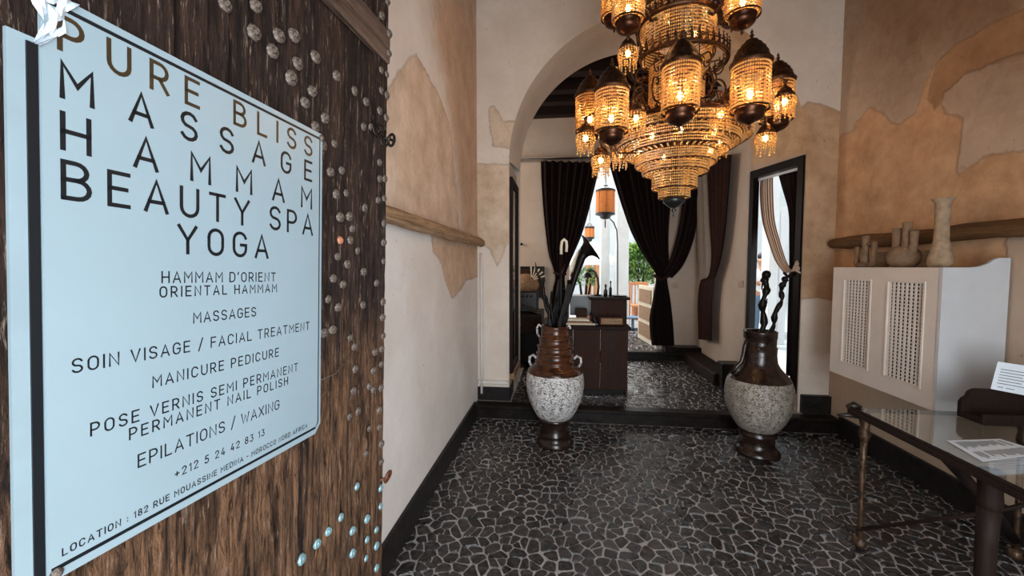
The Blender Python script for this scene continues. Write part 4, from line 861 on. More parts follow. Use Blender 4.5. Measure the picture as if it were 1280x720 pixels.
drape('cloth', [(JP(969, 206, .10), JP(1001, 192, .10), 1), (JP(977, 235, .10), JP(1001, 230, .10), 1), (JP(985, 265, .10), JP(1001, 265, .10), .8), (JP(986, 300, .10), JP(1000, 300, .10), .6), (JP(986, 340, .10), JP(999, 340, .10), .6), (JP(984, 400, .10), JP(997, 400, .10), .6), (JP(982, 470, .10), JP(993, 470, .10), .6)], 4, .012, M['curtain'], c6, JN, 30)

# ---------------------------------------------------------------- courtyard beyond
struct('floor.003', MB().box(-3.5, 8.5, 8.3, 15, .1, .249).box(2.35, 8.5, 4.4, 8.3, -.1, .10), M['court_floor'])
mb = MB(); mb.box(-3.5, 8.5, 14.6, 14.8, 0, 7); struct('wall_courtyard', mb, M['plaster_white'])
struct('wall_courtyard_side', MB().box(8.3, 8.5, 4.4, 14.6, 0, 5), M['plaster_white'])
def colm(px0, px1, y, z1, label, t=.3):
    a, b = onY(px0, 330, y).x, onY(px1, 330, y).x; c = thing('courtyard_column', label, 'column', ((a + b) / 2, y, .25), 'white columns in the courtyard')
    obj('shaft', MB().bev(a, b, y, y + t, .35, z1, .012), M['plaster_white'], c); obj('base', MB().bev(a - .04, b + .04, y - .04, y + t + .04, .25, .36, .01), M['plaster_white'], c); obj('capital', MB().bev(a - .03, b + .03, y - .03, y + t + .03, z1, z1 + .12, .01), M['plaster_white'], c)
colm(751, 762, 9.2, 4.6, 'slim white column behind the hanging orange lantern'); colm(770, 786, 8.9, 4.6, 'broad white column left of the green bush')
colm(962, 972, 7.4, 4.2, 'white column seen through the tall framed opening')
sd = thing('tall_shutter', 'pale panelled tall shutter seen outside through the framed opening', 'shutter', (onY(978, 330, 7.8).x, 7.8, .1))
sx0, sx1 = onY(970, 330, 7.8).x, onY(984, 330, 7.8).x
obj('board', MB().bev(sx0, sx1, 7.8, 7.83, .10, 2.55, .004), M['plaster_white'], sd)
for k in range(3): obj('panel', MB().bev(sx0 + .05, sx1 - .05, 7.785, 7.80, .2 + k * .78, .9 + k * .78, .006), M['panel_grey'], sd)
gd = thing('glazed_door', 'dark wood glazed door in the far courtyard wall', 'door', (onY(743, 330, 14.5).x, 14.5, .3))
xg0, xg1 = onY(733, 330, 14.5).x, onY(749, 330, 14.5).x
obj('frame', MB().box(xg0, xg0 + .12, 14.5, 14.58, .3, 1.9).box(xg1 - .12, xg1, 14.5, 14.58, .3, 1.9).box(xg0, xg1, 14.5, 14.58, 1.8, 1.95).box((xg0 + xg1) / 2 - .05, (xg0 + xg1) / 2 + .05, 14.5, 14.58, .3, 1.9), M['chair_wood'], gd); obj('pane', MB().box(xg0 + .1, xg1 - .1, 14.55, 14.57, .3, 1.85), M['plaster_tan'], gd)
# white parasol
ps = thing('parasol', 'white parasol canopy glimpsed left of the lantern', 'parasol', (onY(741, 320, 11).x, 11, .25)); px_ = onY(741, 320, 11).x
m = MB(); m.lathe([(1.1 * .62, 0), (.02, .55)], (px_, 11, 1.62), 8, False, False); m.lathe([(1.1 * .62, -.08), (1.1 * .62, 0)], (px_, 11, 1.62), 8, False, False); obj('canopy', m, M['white_cloth'], ps); obj('pole', MB().tube([(px_, 11, .25), (px_, 11, 2.1)], .02, 8), M['white_paint'], ps)
# orange lanterns
def hlant(px, y0_, y1_, Y_, hw, label):
    a = onY(px, y0_, Y_); b = onY(px, y1_, Y_); h = a.z - b.z; t = thing('hanging_lantern', label, 'lantern', (a.x, Y_, b.z), 'orange lanterns hanging in the courtyard'); r = abs(onY(px + hw, y0_, Y_).x - a.x)
    obj('shade', MB().lathe([(r, 0), (r * 1.02, h * .5), (r, h)], (a.x, Y_, b.z), 20, cap=False), M['orange_fabric'], t)
    obj('crown', MB().lathe([(r * 1.05, -.01), (r * 1.05, .02), (r * .8, .05), (r * .5, .06), (r * .4, .10), (r * .1, .12)], (a.x, Y_, a.z), 20), M['black_plastic'], t)
    obj('base', MB().lathe([(r * .1, -.10), (r * .5, -.085), (r * .6, -.04), (r * 1.04, -.02), (r * 1.04, .012)], (a.x, Y_, b.z), 20), M['black_plastic'], t)
    for k in range(8): q = 2 * PI * k / 8; obj('rib', MB().box(a.x + r * math.cos(q) - .003, a.x + r * math.cos(q) + .003, Y_ + r * math.sin(q) - .003, Y_ + r * math.sin(q) + .003, b.z, a.z), M['black_plastic'], t)
    obj('cord', MB().tube([(a.x, Y_, a.z + .11), (a.x, Y_, 4.3)], .006, 6), M['black_plastic'], t)
    if Y_ < 8: obj('tassel', MB().tube([(a.x, Y_, b.z - .09), (a.x, Y_, b.z - .14), (a.x, Y_, b.z - .24)], [.004, .012, .009], 7), M['black_plastic'], t)
hlant(757, 239, 267, 7.2, 12, 'large orange lantern with black metal ends in the doorway gap'); hlant(737, 285, 297, 9.6, 6, 'small orange lantern further back beside the left curtain')
simple('overhead_beam', 'pale beam spanning the courtyard from which the lanterns hang', 'beam', MB().bev(-.5, 2.0, 7.15, 7.25, 4.3, 4.42, .005), M['white_paint']); simple('overhead_beam', 'far pale beam spanning the courtyard above the small lantern', 'beam', MB().bev(-.5, 2.0, 9.55, 9.65, 4.3, 4.42, .005), M['white_paint'])
simple('lamp_cable', 'black cable curving down behind the large orange lantern', 'cable', MB().tube([tuple(onY(a, b, 7.6)) for a, b in ((761, 272), (767, 278), (771, 288), (772, 305), (772, 335), (772, 425))], .012, 6), M['black_plastic'])
# bush and small plant
def bush(name, label, c, rx, rz, n, mats, trunk, seed, L=.22):
    t = thing(name, label, 'plant', (c[0], c[1], .25)); R = random.Random(seed)
    for k, mt in enumerate(mats):
        m = MB()
        for i in range(n // len(mats)):
            a, e = R.uniform(0, 2 * PI), R.uniform(-.7, 1.5); rr = R.uniform(.4, 1) ** .6; p = Vector((c[0] + rx * rr * math.cos(a) * math.cos(e * .7), c[1] + rx * rr * math.sin(a) * math.cos(e * .7), c[2] + rz * rr * math.sin(e)))
            d = Vector((math.cos(a) * .7, math.sin(a) * .7, R.uniform(-.1, 1.1))).normalized(); s = d.cross(Vector((R.uniform(-1, 1), R.uniform(-1, 1), .3))).normalized() * .022 * L / .22; l = L * R.uniform(.6, 1.1)
            m.add([p, p + d * l * .5 + s, p + d * l * .9 - Vector((0, 0, .02)), p + d * l * .5 - s], [(0, 1, 2, 3)])
        obj('foliage', m, M[mt], t, kind='stuff')
    m = MB()
    for k in range(5): a = k * 1.26; m.tube([(c[0] + .03 * math.cos(a), c[1], .55), (c[0] + .12 * math.cos(a), c[1] + .1 * math.sin(a), c[2] - .1), (c[0] + .25 * math.cos(a), c[1] + .2 * math.sin(a), c[2] + rz * .5)], [.03, .02, .01], 6)
    obj('stem', m, M[trunk], t)
    obj('planter', MB().lathe([(.16, 0), (.20, .28), (.23, .30), (.23, .34), (.18, .34)], (c[0], c[1], .25), 18), M['terracotta'], t)
bc = onY(803, 330, 9.8); bush('bushy_plant', 'green narrow-leaved bush behind the wooden chair in the courtyard', (bc.x, 9.8, 1.42), .42, .55, 2600, ['leaf', 'leaf_light', 'leaf_dark'], 'dark_wood', 5)
bc = onY(731, 345, 8.8); bush('small_plant', 'small leafy plant behind the desk screen', (bc.x, 8.8, 1.22), .18, .24, 500, ['leaf', 'leaf_dark'], 'dark_wood', 6, .12)
# wooden chair
def chair(cx, cy, label):
    t = thing('wooden_chair', label, 'chair', (cx, cy, .25)); z = .25
    obj('seat', MB().bev(cx - .2, cx + .2, cy - .2, cy + .2, z + .43, z + .46, .006), M['chair_wood'], t)
    for a in (-1, 1):
        for b in (-1, 1): obj('leg', MB().box(cx + a * .18 - .018, cx + a * .18 + .018, cy + b * .18 - .018, cy + b * .18 + .018, z, z + (.43 if b < 0 else .92)), M['chair_wood'], t)
    for k in range(5): obj('slat', MB().box(cx - .14 + k * .07 - .012, cx - .14 + k * .07 + .012, cy + .172, cy + .186, z + .46, z + .88), M['chair_wood'], t)
    obj('rail', MB().bev(cx - .2, cx + .2, cy + .165, cy + .195, z + .85, z + .92, .004), M['chair_wood'], t)
ch = onZ(797, 398, .25); chair(onY(800, 380, 8.75).x, 8.75, 'orange-brown wooden chair in front of the courtyard bush')
simple('low_table', 'low pale blue table in the courtyard beyond the doorway', 'table', MB().bev(onY(786, 410, 8.2).x - .12, onY(802, 410, 8.2).x, 8.1, 8.4, .48, .51, .005).box(onY(790, 410, 8.2).x, onY(790, 410, 8.2).x + .04, 8.2, 8.3, .25, .48).box(onY(790, 410, 8.2).x - .1, onY(802, 410, 8.2).x, 8.2, 8.3, .25, .28), M['jeans'])
# open panelled door leaf at the right of the doorway
dl = thing('panelled_door_leaf', 'open carved wooden door leaf behind the right tied curtain', 'door', (1.40, 6.6, .25))
a0, a1 = Vector((1.44, 6.53, 0)), Vector((1.36, 7.35, 0)); dd = (a1 - a0).normalized(); nn = Vector((-dd.y, dd.x, 0))
def slab3(s0, s1, z0, z1, d0, d1): return MB().add([a0 + dd * s + nn * d + Vector((0, 0, z)) for s in (s0, s1) for d in (d0, d1) for z in (z0, z1)], [(0, 1, 3, 2), (4, 6, 7, 5), (0, 4, 5, 1), (2, 3, 7, 6), (0, 2, 6, 4), (1, 5, 7, 3)])
obj('leaf_board', slab3(0, .8, .26, 1.18, 0, .03), M['cream'], dl)
for k in range(3): obj('panel', slab3(.08, .72, .34 + k * .28, .56 + k * .28, .03, .042), M['raffia'], dl)

# ---------------------------------------------------------------- man in the side court
mx, my = onY(954, 330, 8.1).x, 8.1
def skinfig(name, verts, edges, radii, mat, parent, lvl=1):
    me = bpy.data.meshes.new(name); me.from_pydata(verts, edges, []); o = bpy.data.objects.new(name, me); COL.objects.link(o)
    bm_ = o.modifiers.new('skin', 'SKIN'); me.skin_vertices.new() if not me.skin_vertices else None
    for i, sv in enumerate(me.skin_vertices[0].data): r_ = radii[i]; sv.radius = r_ if isinstance(r_, tuple) else (r_, r_)
    me.skin_vertices[0].data[0].use_root = True
    s_ = o.modifiers.new('sub', 'SUBSURF'); s_.levels = lvl; s_.render_levels = lvl
    dg = bpy.context.evaluated_depsgraph_get(); nm = bpy.data.meshes.new_from_object(o.evaluated_get(dg)); nm.polygons.foreach_set('use_smooth', [True] * len(nm.polygons)); nm.materials.clear(); nm.materials.append(mat)
    o.modifiers.clear(); o.data = nm; o.parent = parent; return o
man = thing('person', 'dark-haired man in white t-shirt and jeans standing with folded arms outside', 'person', (mx, my, .10))
V_ = [(0, 0, .92), (0, 0, 1.06), (0, 0, 1.24), (0, .0, 1.40), (0, 0, 1.47), (-.01, -.01, 1.52), (-.02, -.02, 1.60), (-.03, -.03, 1.66),
      (.17, 0, 1.40), (.23, -.05, 1.18), (.05, -.20, 1.12), (-.08, -.19, 1.15), (-.17, 0, 1.40), (-.23, -.05, 1.18), (-.04, -.22, 1.16), (.10, -.18, 1.16),
      (.09, 0, .84), (.10, -.01, .47), (.10, 0, .08), (.11, -.13, .04), (-.09, 0, .84), (-.10, -.02, .47), (-.11, 0, .08), (-.12, -.13, .04)]
E_ = [(0, 1), (1, 2), (2, 3), (3, 4), (4, 5), (5, 6), (6, 7), (3, 8), (8, 9), (9, 10), (10, 11), (3, 12), (12, 13), (13, 14), (14, 15), (0, 16), (16, 17), (17, 18), (18, 19), (0, 20), (20, 21), (21, 22), (22, 23)]
R_ = [(.14, .10), (.135, .10), (.15, .11), (.11, .09), .055, .07, .095, .07, .062, .045, .036, .028, .062, .045, .036, .028, .085, .058, .042, .035, .085, .058, .042, .035]
skinfig('body', V_, E_, R_, M['skin'], man)
g = 1.12
sh = skinfig('tshirt', [V_[0], V_[1], V_[2], V_[3], (.17, 0, 1.40), (.215, -.03, 1.27), (-.17, 0, 1.40), (-.215, -.03, 1.27)], [(0, 1), (1, 2), (2, 3), (3, 4), (4, 5), (3, 6), (6, 7)], [(.16, .12), (.15, .118), (.168, .128), (.125, .10), .08, .068, .08, .068], M['tshirt'], man)
skinfig('jeans', [(0, 0, .98), (0, 0, .90), (.09, 0, .82), (.10, -.01, .47), (.10, 0, .10), (-.09, 0, .82), (-.10, -.02, .47), (-.11, 0, .10)], [(0, 1), (1, 2), (2, 3), (3, 4), (1, 5), (5, 6), (6, 7)], [(.15, .115), (.155, .118), .10, .074, .06, .10, .074, .06], M['jeans'], man)
m = MB(); m.ico((-.005, .012, 1.685), .098, 1, .95)
hr = obj('hair', m, M['hair'], man, local=True); hr.scale = (1, 1, 1)
for s_ in (-1, 1):
    for k in range(5):
        b0 = Vector((s_ * .07, -.185, 1.175 - .018 * k + .02)); m = MB(); m.tube([b0, b0 + Vector((s_ * .028, -.02, 0)), b0 + Vector((s_ * (.055 - .004 * abs(k - 2)), -.012, -.004))], [.010, .009, .007], 6); obj('finger', m, M['skin'], man, local=True)
obj('nose', MB().tube([(-.05, -.115, 1.615), (-.058, -.14, 1.585), (-.05, -.12, 1.58)], [.008, .013, .008], 6), M['skin'], man, local=True)
for s_ in (-1, 1): obj('ear', MB().ico((-.02 + s_ * .098, -.01, 1.60), .022, 1, 1.4), M['skin'], man, local=True); obj('shoe', MB().tube([(s_ * .105, .05, .045), (s_ * .11, -.06, .05), (s_ * .12, -.19, .03)], [.05, .052, .035], 8), M['black_plastic'], man, local=True)
man.scale = (.94, .94, .94); man.rotation_euler = (0, 0, math.radians(-18))

# ---------------------------------------------------------------- glass table
TZ = .75
p_ = onZ(1062, 508, TZ); TX0, TY1 = p_.x, p_.y; TX1 = XR - .12; TY0 = TY1 - .98
tb = thing('glass_table', 'dark iron-legged side table with clear glass top at the right', 'table', ((TX0 + TX1) / 2, (TY0 + TY1) / 2, 0))
obj('glass_top', MB().bev(TX0 + .012, TX1 - .01, TY0 + .01, TY1 - .012, TZ - .010, TZ, .003), M['glass'], tb)
m = MB()
for a, b in (((TX0, TY0), (TX0, TY1)), ((TX1, TY0), (TX1, TY1))): m.bev(a[0] - .012, a[0] + .014, a[1], b[1], TZ - .034, TZ - .0105, .003)
for y in (TY0, TY1): m.bev(TX0, TX1, y - .012, y + .012, TZ - .034, TZ - .0105, .003)
for x in (TX0 + .008, TX1 - .008): m.box(x - .012, x - .002, TY0, TY1, TZ - .011, TZ + .002)
obj('frame', m, M['dark_wood'], tb)
def tleg(x, y, near=False):
    m = MB(); r = .013 if not near else .03
    m.tube([(x, y, .045), (x, y, .2), (x - .002, y + .002, .45), (x, y, .6)], [r * 1.1, r * .9, r, r * 1.1], 10); m.tube([(x, y, .58), (x, y, .62), (x, y, .66), (x, y, .70), (x, y, TZ - .02)], [r * 1.2, r * 2.0, r * 1.5, r * 2.1, r * 1.5] if not near else [r * 1.05, r * 1.2, r * 1.1, r * 1.25, r * 1.2], 10)
    m.ico((x, y, .035), .032, 1, 1.05); L = obj('leg', m, M['dark_wood' if near else 'rusty_leg'], tb); return L
lx, ly = TX0 + .045, TY1 - .05
tleg(lx, ly); tleg(lx + .02, TY0 + .32, True); tleg(TX1 - .05, ly); tleg(TX1 - .05, TY0 + .32, True)
m = MB(); m.tube([(TX0 - .01, TY1 + .005, TZ - .006), (TX0 + .02, TY1, TZ + .006), (TX0 + .05, TY1 - .015, TZ + .0)], [.014, .022, .01], 9); m.tube([(TX0 - .065, TY1 - .01, TZ - .045), (TX0 - .02, TY1 - .02, TZ - .04), (TX0 + .04, TY1 - .03, TZ - .045)], [.006, .012, .012], 9); obj('finial', m, M['iron'], tb)
m = MB(); m.tube([(lx, ly - .02, .12), (lx + .35, ly - .28, .40), (TX1 - .1, TY0 + .45, .68)], .010, 8); obj('brace', m, M['dark_wood'], tb)
m = MB(); m.tube([(TX1 - .08, ly - .02, .12), (lx + .35, ly - .26, .42), (lx + .02, TY0 + .50, .70)], .022, 8); obj('brace', m, M['dark_wood'], tb)
# leaflet on the glass
def sheet(name, label, cs, lines, mat=M['paper'], th=.0015):
    c = [Vector(x) for x in cs]; n_ = (c[1] - c[0]).cross(c[3] - c[0]).normalized(); n_ = n_ if n_.z > 0 or abs(n_.z) < .2 and n_.y < 0 else -n_
    o = thing(name, label, 'leaflet', c[0]); obj('page', MB().prism(c, n_ * th), mat, o)
    m = MB()
    for (a, b0, b1) in lines:
        q = []
        for (s, t) in ((b0, a - .010), (b1, a - .010), (b1, a + .010), (b0, a + .010)):
            q.append((c[0] * (1 - s) + c[1] * s) * (1 - t) + (c[3] * (1 - s) + c[2] * s) * t + n_ * (th + .0006))
        m.add(q, [(0, 1, 2, 3)])
    obj('print', m, M['skirting'], o)
R = random.Random(2)
lines = [(.10 + .042 * k, .08 + .5 * j + R.uniform(0, .03), .46 + .5 * j - R.uniform(0, .16)) for k in range(20) for j in range(2) if R.random() > .08]
pc_ = [onZ(1183, 551, TZ + .001), onZ(1250, 549, TZ + .001), onZ(1310, 567, TZ + .001), onZ(1228, 577, TZ + .001)]
sheet('leaflet', 'printed white leaflet lying flat on the glass table', [pc_[0], pc_[3], pc_[2], pc_[1]], lines)
pc_ = [onZ(1278, 571, TZ + .001), onZ(1330, 575, TZ + .001), onZ(1350, 600, TZ + .001), onZ(1290, 590, TZ + .001)]
# wooden holder with an inclined sheet
hx0 = onZ(1214, 530, TZ).x; hy = TY1 - .16
hd = thing('brochure_holder', 'dark wooden stand with curved sides on the back of the glass table', 'stand', (hx0 + .2, hy, TZ))
pf_ = [(0, 0), (0, .10), (.012, .125), (.03, .14), (.04, .17), (.06, .185), (.075, .19), (.40, .19), (.40, 0)]
hx0 = onY(1213, 530, hy).x
obj('back_board', MB().prism([(hx0 + a * .9, hy + .05, TZ + .0025 + b * .75) for a, b in pf_], (0, .02, 0)), M['dark_wood'], hd)
obj('base', MB().bev(hx0, hx0 + .36, hy - .05, hy + .05, TZ + .0025, TZ + .03, .004), M['dark_wood'], hd); obj('lip', MB().bev(hx0, hx0 + .36, hy - .06, hy - .045, TZ + .0025, TZ + .055, .004), M['dark_wood'], hd)
q = [onY(1238, 486, hy + .02), onY(1310, 500, hy + .02), onY(1316, 462, hy + .05), onY(1247, 452, hy + .05)]
sheet('leaflet', 'white printed sheet leaning in the dark wooden stand', q, [(.75 - .1 * k, .08, .62 if k % 2 else .5) for k in range(6)] + [(.12, .1, .2), (.12, .25, .4)])

# ---------------------------------------------------------------- chandelier
CX, CY = .725, 2.80
ch = thing('chandelier', 'large brass chandelier of beaded lanterns glowing amber above the hall', 'chandelier', (CX, CY, ZC - .1))
k_ = 2.68
def zz(py, k=2.68): return EYE + (333 - py) * k / FOC
def beads_ring(m, cx, cy, r, z0, z1, pitch=.0190, br=.0062, dx=.0118, swag=0.0, r1=None):
    rows = max(1, round((z1 - z0) / pitch)); n = max(6, int(2 * PI * r / dx)); r1 = r if r1 is None else r1
    for j in range(rows):
        t = (j + .5) / rows; z = z0 + (z1 - z0) * t; rr = r + (r1 - r) * (1 - t)
        for i in range(n):
            a = 2 * PI * (i + .5 * (j % 2) * 0) / n
            m.ico((cx + rr * math.cos(a), cy + rr * math.sin(a), z - (swag * abs(math.sin(a * 6)) if swag else 0)), br, 0, 1.15)
def point(name, loc, e, parent, r=.02, col=(1, .62, .28)):
    d = bpy.data.lights.new(name, 'POINT'); d.energy = e; d.color = col; d.shadow_soft_size = r; o = bpy.data.objects.new(name, d); COL.objects.link(o)
    if parent is not None: o.parent = parent
    o.location = Vector(loc) - (ORG.get(parent.name, Vector()) if parent is not None else Vector()); return o
def ringband(m, r, z0, z1, n=40, th=.006): m.lathe([(r, z0), (r + th, z0 + .002), (r + th, z1 - .002), (r, z1)], (CX, CY, 0), n, cap=False)
# stem and frame
m = MB(); m.tube([(CX, CY, 1.95), (CX, CY, 3.3), (CX, CY, ZC - .02)], .022, 12); m.lathe([(.09, 0), (.07, -.03), (.03, -.06), (.025, -.1)], (CX, CY, ZC), 20, cap=False)
obj('stem', m, M['brass_dark'], ch)
m = MB(); m.lathe([(.001, -.115), (.008, -.10), (.004, -.085), (.016, -.07), (.008, -.055), (.035, -.045), (.062, -.02), (.070, .0), (.062, .012), (.03, .012)], (CX, CY, 1.935), 24, cap=False); obj('bottom_finial', m, M['black_plastic'], ch)
tiers = [(.095, 1.945, 2.005, 0), (.135, 2.005, 2.105, 0), (.20, 2.105, 2.155, 0), (.245, 2.155, 2.215, 0), (.315, 2.225, 2.275, 0), (.375, 2.265, 2.315, 0), (.44, 2.305, 2.360, 0)]
for (r, a, b, _) in tiers:
    m = MB(); ringband(m, r - .004, b, b + .007); ringband(m, r - .003, a - .006, a, th=.004)
    for k in range(12): q = 2 * PI * k / 12; m.box(CX + (r - .003) * math.cos(q) - .002, CX + (r - .003) * math.cos(q) + .002, CY + (r - .003) * math.sin(q) - .002, CY + (r - .003) * math.sin(q) + .002, a, b)
    t = obj('bead_tier', m, M['brass_dark'], ch); m = MB(); beads_ring(m, CX, CY, r, a, b, .0165, .0062, .0122); obj('bead_strings', m, M['bead'], t, kind='stuff')
# sloping bead strings between the tiers
m = MB()
for (r0, z0, r1, z1, n) in ((.44, 2.305, .375, 2.315, 64), (.375, 2.265, .315, 2.275, 56), (.315, 2.225, .245, 2.215, 48), (.245, 2.155, .20, 2.155, 40), (.20, 2.105, .135, 2.105, 30)):
    for i in range(n):
        a = 2 * PI * i / n
        for j in range(1, 4): t = j / 4; rr = r0 + (r1 - r0) * t; m.ico((CX + rr * math.cos(a), CY + rr * math.sin(a), z0 + (z1 - z0) * t), .0066)
obj('bead_swags', m, M['bead'], ch, kind='stuff')
# brass bowl above the skirt, inner drums, galleries
m = MB(); m.lathe([(.42, 2.372), (.44, 2.38), (.40, 2.395), (.30, 2.42), (.20, 2.45), (.17, 2.47)], (CX, CY, 0), 40, cap=False); obj('brass_dish', m, M['copper'], ch)
def gallery(r, z0, z1, n, name='gallery'):
    m = MB(); ringband(m, r, z0, z0 + .012, 48); ringband(m, r, (z0 + z1) / 2 - .004, (z0 + z1) / 2 + .003, 48)
    for k in range(n):
        a = 2 * PI * k / n; c = Vector((CX + (r + .003) * math.cos(a), CY + (r + .003) * math.sin(a), 0)); tg = Vector((-math.sin(a), math.cos(a), 0)); rd = Vector((math.cos(a), math.sin(a), 0)); w = PI * r / n * .8
        m.prism([c - tg * w + Vector((0, 0, z0 + .01)), c + tg * w * .2 + Vector((0, 0, (z0 + z1) / 2)), c - tg * w * .7 + Vector((0, 0, (z0 + z1) / 2 + .008)), c + Vector((0, 0, z1)), c + tg * w * .7 + Vector((0, 0, (z0 + z1) / 2 + .008)), c + tg * w * .9 + Vector((0, 0, z0 + .01))], rd * .002)
        m.ico(tuple(c + Vector((0, 0, z1))), .006); m.ico(tuple(c + Vector((0, 0, (z0 + z1) / 2 + .012)) + tg * w), .005)
    return obj(name, m, M['brass_dark'], ch)
for (r, a, b) in ((.165, 2.50, 2.78), (.225, 2.84, 3.03), (.24, 3.27, 3.36), (.20, 3.45, 3.62)):
    m = MB(); ringband(m, r - .006, b, b + .014); ringband(m, r - .006, a - .014, a)
    for k in range(10): q = 2 * PI * k / 10; m.box(CX + (r - .006) * math.cos(q) - .003, CX + (r - .006) * math.cos(q) + .003, CY + (r - .006) * math.sin(q) - .003, CY + (r - .006) * math.sin(q) + .003, a, b)
    t = obj('bead_drum', m, M['brass_dark'], ch); m = MB(); beads_ring(m, CX, CY, r, a, b, .0190, .0062, .0122); obj('bead_strings', m, M['bead'], t, kind='stuff')
gallery(.30, 2.78, 2.86, 44); gallery(.245, 3.035, 3.10, 40); gallery(.25, 3.10, 3.17, 44); gallery(.25, 3.17, 3.25, 44); gallery(.27, 3.36, 3.43, 40); gallery(.33, 2.40, 2.45, 44)
m = MB(); m.lathe([(.275, 2.78), (.30, 2.785), (.295, 2.79), (.275, 2.79)], (CX, CY, 0), 36, cap=False); obj('ring_plate', m, M['brass_dark'], ch)
m = MB(); m.lathe([(.22, 3.03), (.26, 3.035), (.22, 3.045)], (CX, CY, 0), 36, cap=False); obj('ring_plate', m, M['brass_dark'], ch)
m = MB(); m.lathe([(.2, 3.34), (.28, 3.345), (.2, 3.355)], (CX, CY, 0), 36, cap=False); obj('ring_plate', m, M['brass_dark'], ch)
# scrolled brackets round the main drum
for k in range(10):
    a = 2 * PI * k / 10 + .2; d = Vector((math.cos(a), math.sin(a), 0)); c = Vector((CX, CY, 0)); pts = [c + d * .18 + Vector((0, 0, 2.50))]
    for j in range(14): b = -1.2 + j * .42; q = .052 * (1 - j / 20); pts.append(c + d * (.24 + q * math.cos(b)) + Vector((0, 0, 2.57 + .06 * (j / 13) + q * 1.3 * math.sin(b))))
    obj('scroll_bracket', MB().tube(pts, .006, 6), M['brass_dark'], ch)
    pts = [c + d * .18 + Vector((0, 0, 2.76))]
    for j in range(12): b = 1.4 - j * .45; q = .040 * (1 - j / 18); pts.append(c + d * (.235 + q * math.cos(b)) + Vector((0, 0, 2.71 + q * 1.3 * math.sin(b))))
    obj('scroll_bracket', MB().tube(pts, .005, 6), M['brass_dark'], ch)
# lantern prototype meshes (centred on the axis, bead bottom at z = 0)
def lantern_meshes(r, h):
    o = {}
    m = MB(); m.lathe([(r + .006, -.006), (r + .006, .004), (r, .004)], n=28, cap=False); m.lathe([(r + .004, h - .006), (r + .010, h), (r, h + .004)], n=28, cap=False)
    for k in range(6): q = 2 * PI * k / 6; m.box((r - .008) * math.cos(q) - .0015, (r - .008) * math.cos(q) + .0015, (r - .008) * math.sin(q) - .0015, (r - .008) * math.sin(q) + .0015, 0, h)
    o['cage'] = m
    m = MB(); m.lathe([(r + .012, h), (r + .014, h + .010), (r + .002, h + .018), (r * .97, h + .034), (r * .92, h + .040), (r * .90, h + .056), (r * .80, h + .063), (r * .76, h + .079), (r * .62, h + .087), (r * .56, h + .102), (r * .40, h + .110), (r * .34, h + .122), (r * .14, h + .131), (.006, h + .138), (.012, h + .148), (.004, h + .157), (.008, h + .164), (.0005, h + .182)], n=28, cap=False); o['dome'] = m
    m = MB(); m.lathe([(.0005, -.110), (.004, -.10), (.009, -.092), (.004, -.082), (.012, -.074), (.03, -.066), (r * .55, -.058), (r * .74, -.044), (r * .80, -.028), (r * .76, -.014), (r * .84, -.006), (r * .84, .0), (r * .5, -.002)], n=28, cap=False); o['bowl'] = m
    m = MB(); beads_ring(m, 0, 0, r + .002, .004, h - .004, .0180, .0056, .0112); o['bead_strings'] = m
    m = MB(); m.ico((0, 0, .075), .016, 1, 1.3); o['bulb'] = m
    return o
LM = {k: mesh_from(k, v, M[{'cage': 'brass_dark', 'dome': 'brass_dark', 'bowl': 'copper', 'bead_strings': 'bead', 'bulb': 'bulb'}[k]]) for k, v in lantern_meshes(.088, .225).items()}
def tulip_meshes():
    o = {}
    m = MB(); m.lathe([(.044, .0), (.050, .006), (.044, .02), (.036, .03), (.036, .036), (.022, .052), (.010, .06), (.006, .075), (.012, .085), (.004, .10)], n=20, cap=False); o['cap'] = m
    m = MB()
    for j in range(5):
        z = -.006 - j * .0145; r = .050 + .004 * math.sin(j)
        for i in range(20): a = 2 * PI * i / 20; m.ico((r * math.cos(a), r * math.sin(a), z), .0058)
    for i in range(12):
        a = 2 * PI * i / 12
        for j in range(2 + i % 2): m.ico((.046 * math.cos(a), .046 * math.sin(a), -.080 - j * .016), .0056, 0, 1.4)
    o['bead_strings'] = m; m = MB(); m.ico((0, 0, -.022), .014, 1, 1.4); o['bulb'] = m
    return o
TM = {k: mesh_from(k, v, M[{'cap': 'brass_dark', 'bead_strings': 'bead', 'bulb': 'bulb'}[k]]) for k, v in tulip_meshes().items()}
def put(meshset, root_key, name, loc, s=1.0, en=0, tilt=0):
    r = bpy.data.objects.new(name, meshset[root_key]); COL.objects.link(r); r.parent = ch; r.location = Vector(loc) - ORG[ch.name]; r.scale = (s, s, s); r.rotation_euler = (tilt, 0, random.uniform(0, 6))
    for k, me in meshset.items():
        if k == root_key: continue
        c = bpy.data.objects.new(k, me); COL.objects.link(c); c.parent = r
        if k == 'bead_strings': c['kind'] = 'stuff'
    if en:
        d = bpy.data.lights.new('bulb_light', 'POINT'); d.energy = en; d.color = (1, .56, .22); d.shadow_soft_size = .018; o = bpy.data.objects.new('bulb_light', d); COL.objects.link(o); o.parent = ch; o.location = Vector(loc) - ORG[ch.name] + Vector((0, 0, .11 if root_key == 'cage' else -.025))
    return r
def lpos(px, py, y): p = onY(px, py, y); return (p.x, p.y, p.z)
LANT = [lpos(764, 165, 2.38), lpos(850, 139, 2.24), lpos(937, 137, 2.30), lpos(970, 150, 2.76), lpos(737, 164, 2.80), lpos(800, 172, 3.32), lpos(858, 170, 3.42), lpos(915, 168, 3.24)]
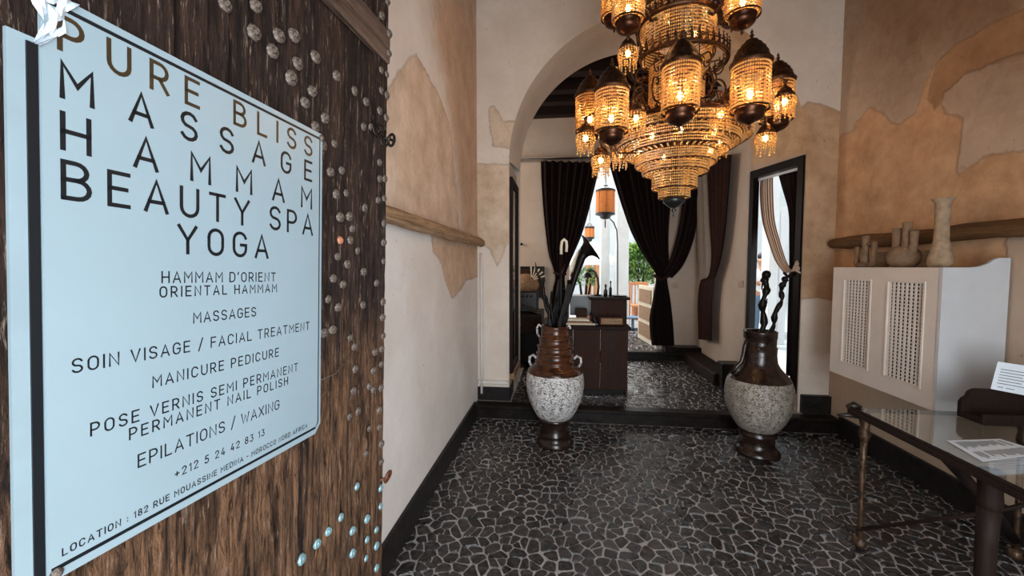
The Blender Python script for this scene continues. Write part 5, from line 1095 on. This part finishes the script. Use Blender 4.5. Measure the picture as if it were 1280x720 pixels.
def armto(x, y, z, dz, r0, z0, w):
    d = Vector((x - CX, y - CY, 0)); L = d.length; d.normalize(); c = Vector((CX, CY, 0)); e = L - .10
    obj('arm', MB().tube([c + d * r0 + Vector((0, 0, z0)), c + d * (r0 * .6 + e * .4) + Vector((0, 0, z0 - .05)), c + d * (e - .02) + Vector((0, 0, z + dz - .08)), c + d * (e + .01) + Vector((0, 0, z + dz - .02)), c + d * (e + .03) + Vector((0, 0, z + dz))], w, 8), M['brass_dark'], ch)
for (x, y, z) in LANT: put(LM, 'cage', 'lantern', (x, y, z), 1.0, 3.0); armto(x, y, z, .21, .16, 2.46, .010)
UP = [lpos(785, 27, 2.46), lpos(928, 20, 2.44), lpos(768, 22, 2.95), lpos(915, 22, 3.15), lpos(835, 40, 3.25)]
for (x, y, z) in UP: put(LM, 'cage', 'lantern', (x, y, z), .97, 2.1); armto(x, y, z, .21, .20, 3.02, .009)
TUL = [lpos(795, 143, 2.45), lpos(901, 138, 2.42), lpos(981, 122, 2.60), lpos(732, 168, 2.55), lpos(751, 196, 2.62), lpos(957, 168, 2.70), lpos(785, 62, 2.52), lpos(775, 190, 3.0), lpos(900, 175, 3.1)]
for (x, y, z) in TUL:
    put(TM, 'cap', 'tulip_lamp', (x, y, z), 1.05, 1.0); d = Vector((x - CX, y - CY, 0)); L = d.length; d.normalize(); c = Vector((CX, CY, 0))
    obj('arm', MB().tube([c + d * .16 + Vector((0, 0, z + .05)), c + d * (L - .12) + Vector((0, 0, z + .03)), c + d * (L - .05) + Vector((0, 0, z + .13)), (x, y, z + .10)], .006, 7), M['brass_dark'], ch)
for (a, r, z) in ((-8, .26, 2.30), (30, .30, 2.28), (-40, .30, 2.28), (180, .28, 2.28), (90, .22, 2.24), (-90, .22, 2.24), (0, .0, 2.08)):
    a = math.radians(a); p = (CX + r * math.sin(a), CY - r * math.cos(a) + (.04 if r == 0 else 0), z); obj('bulb', MB().ico(p, .014, 1, 1.3), M['bulb'], ch); point('bulb_light', p, 1.6, ch)
for (a, r, z) in ((-20, .10, 2.64), (40, .12, 2.93), (30, .13, 3.20), (-60, .13, 3.22)):
    a = math.radians(a); p = (CX + r * math.sin(a), CY - r * math.cos(a), z); obj('bulb', MB().ico(p, .014, 1, 1.3), M['bulb'], ch); point('bulb_light', p, 2.0, ch)
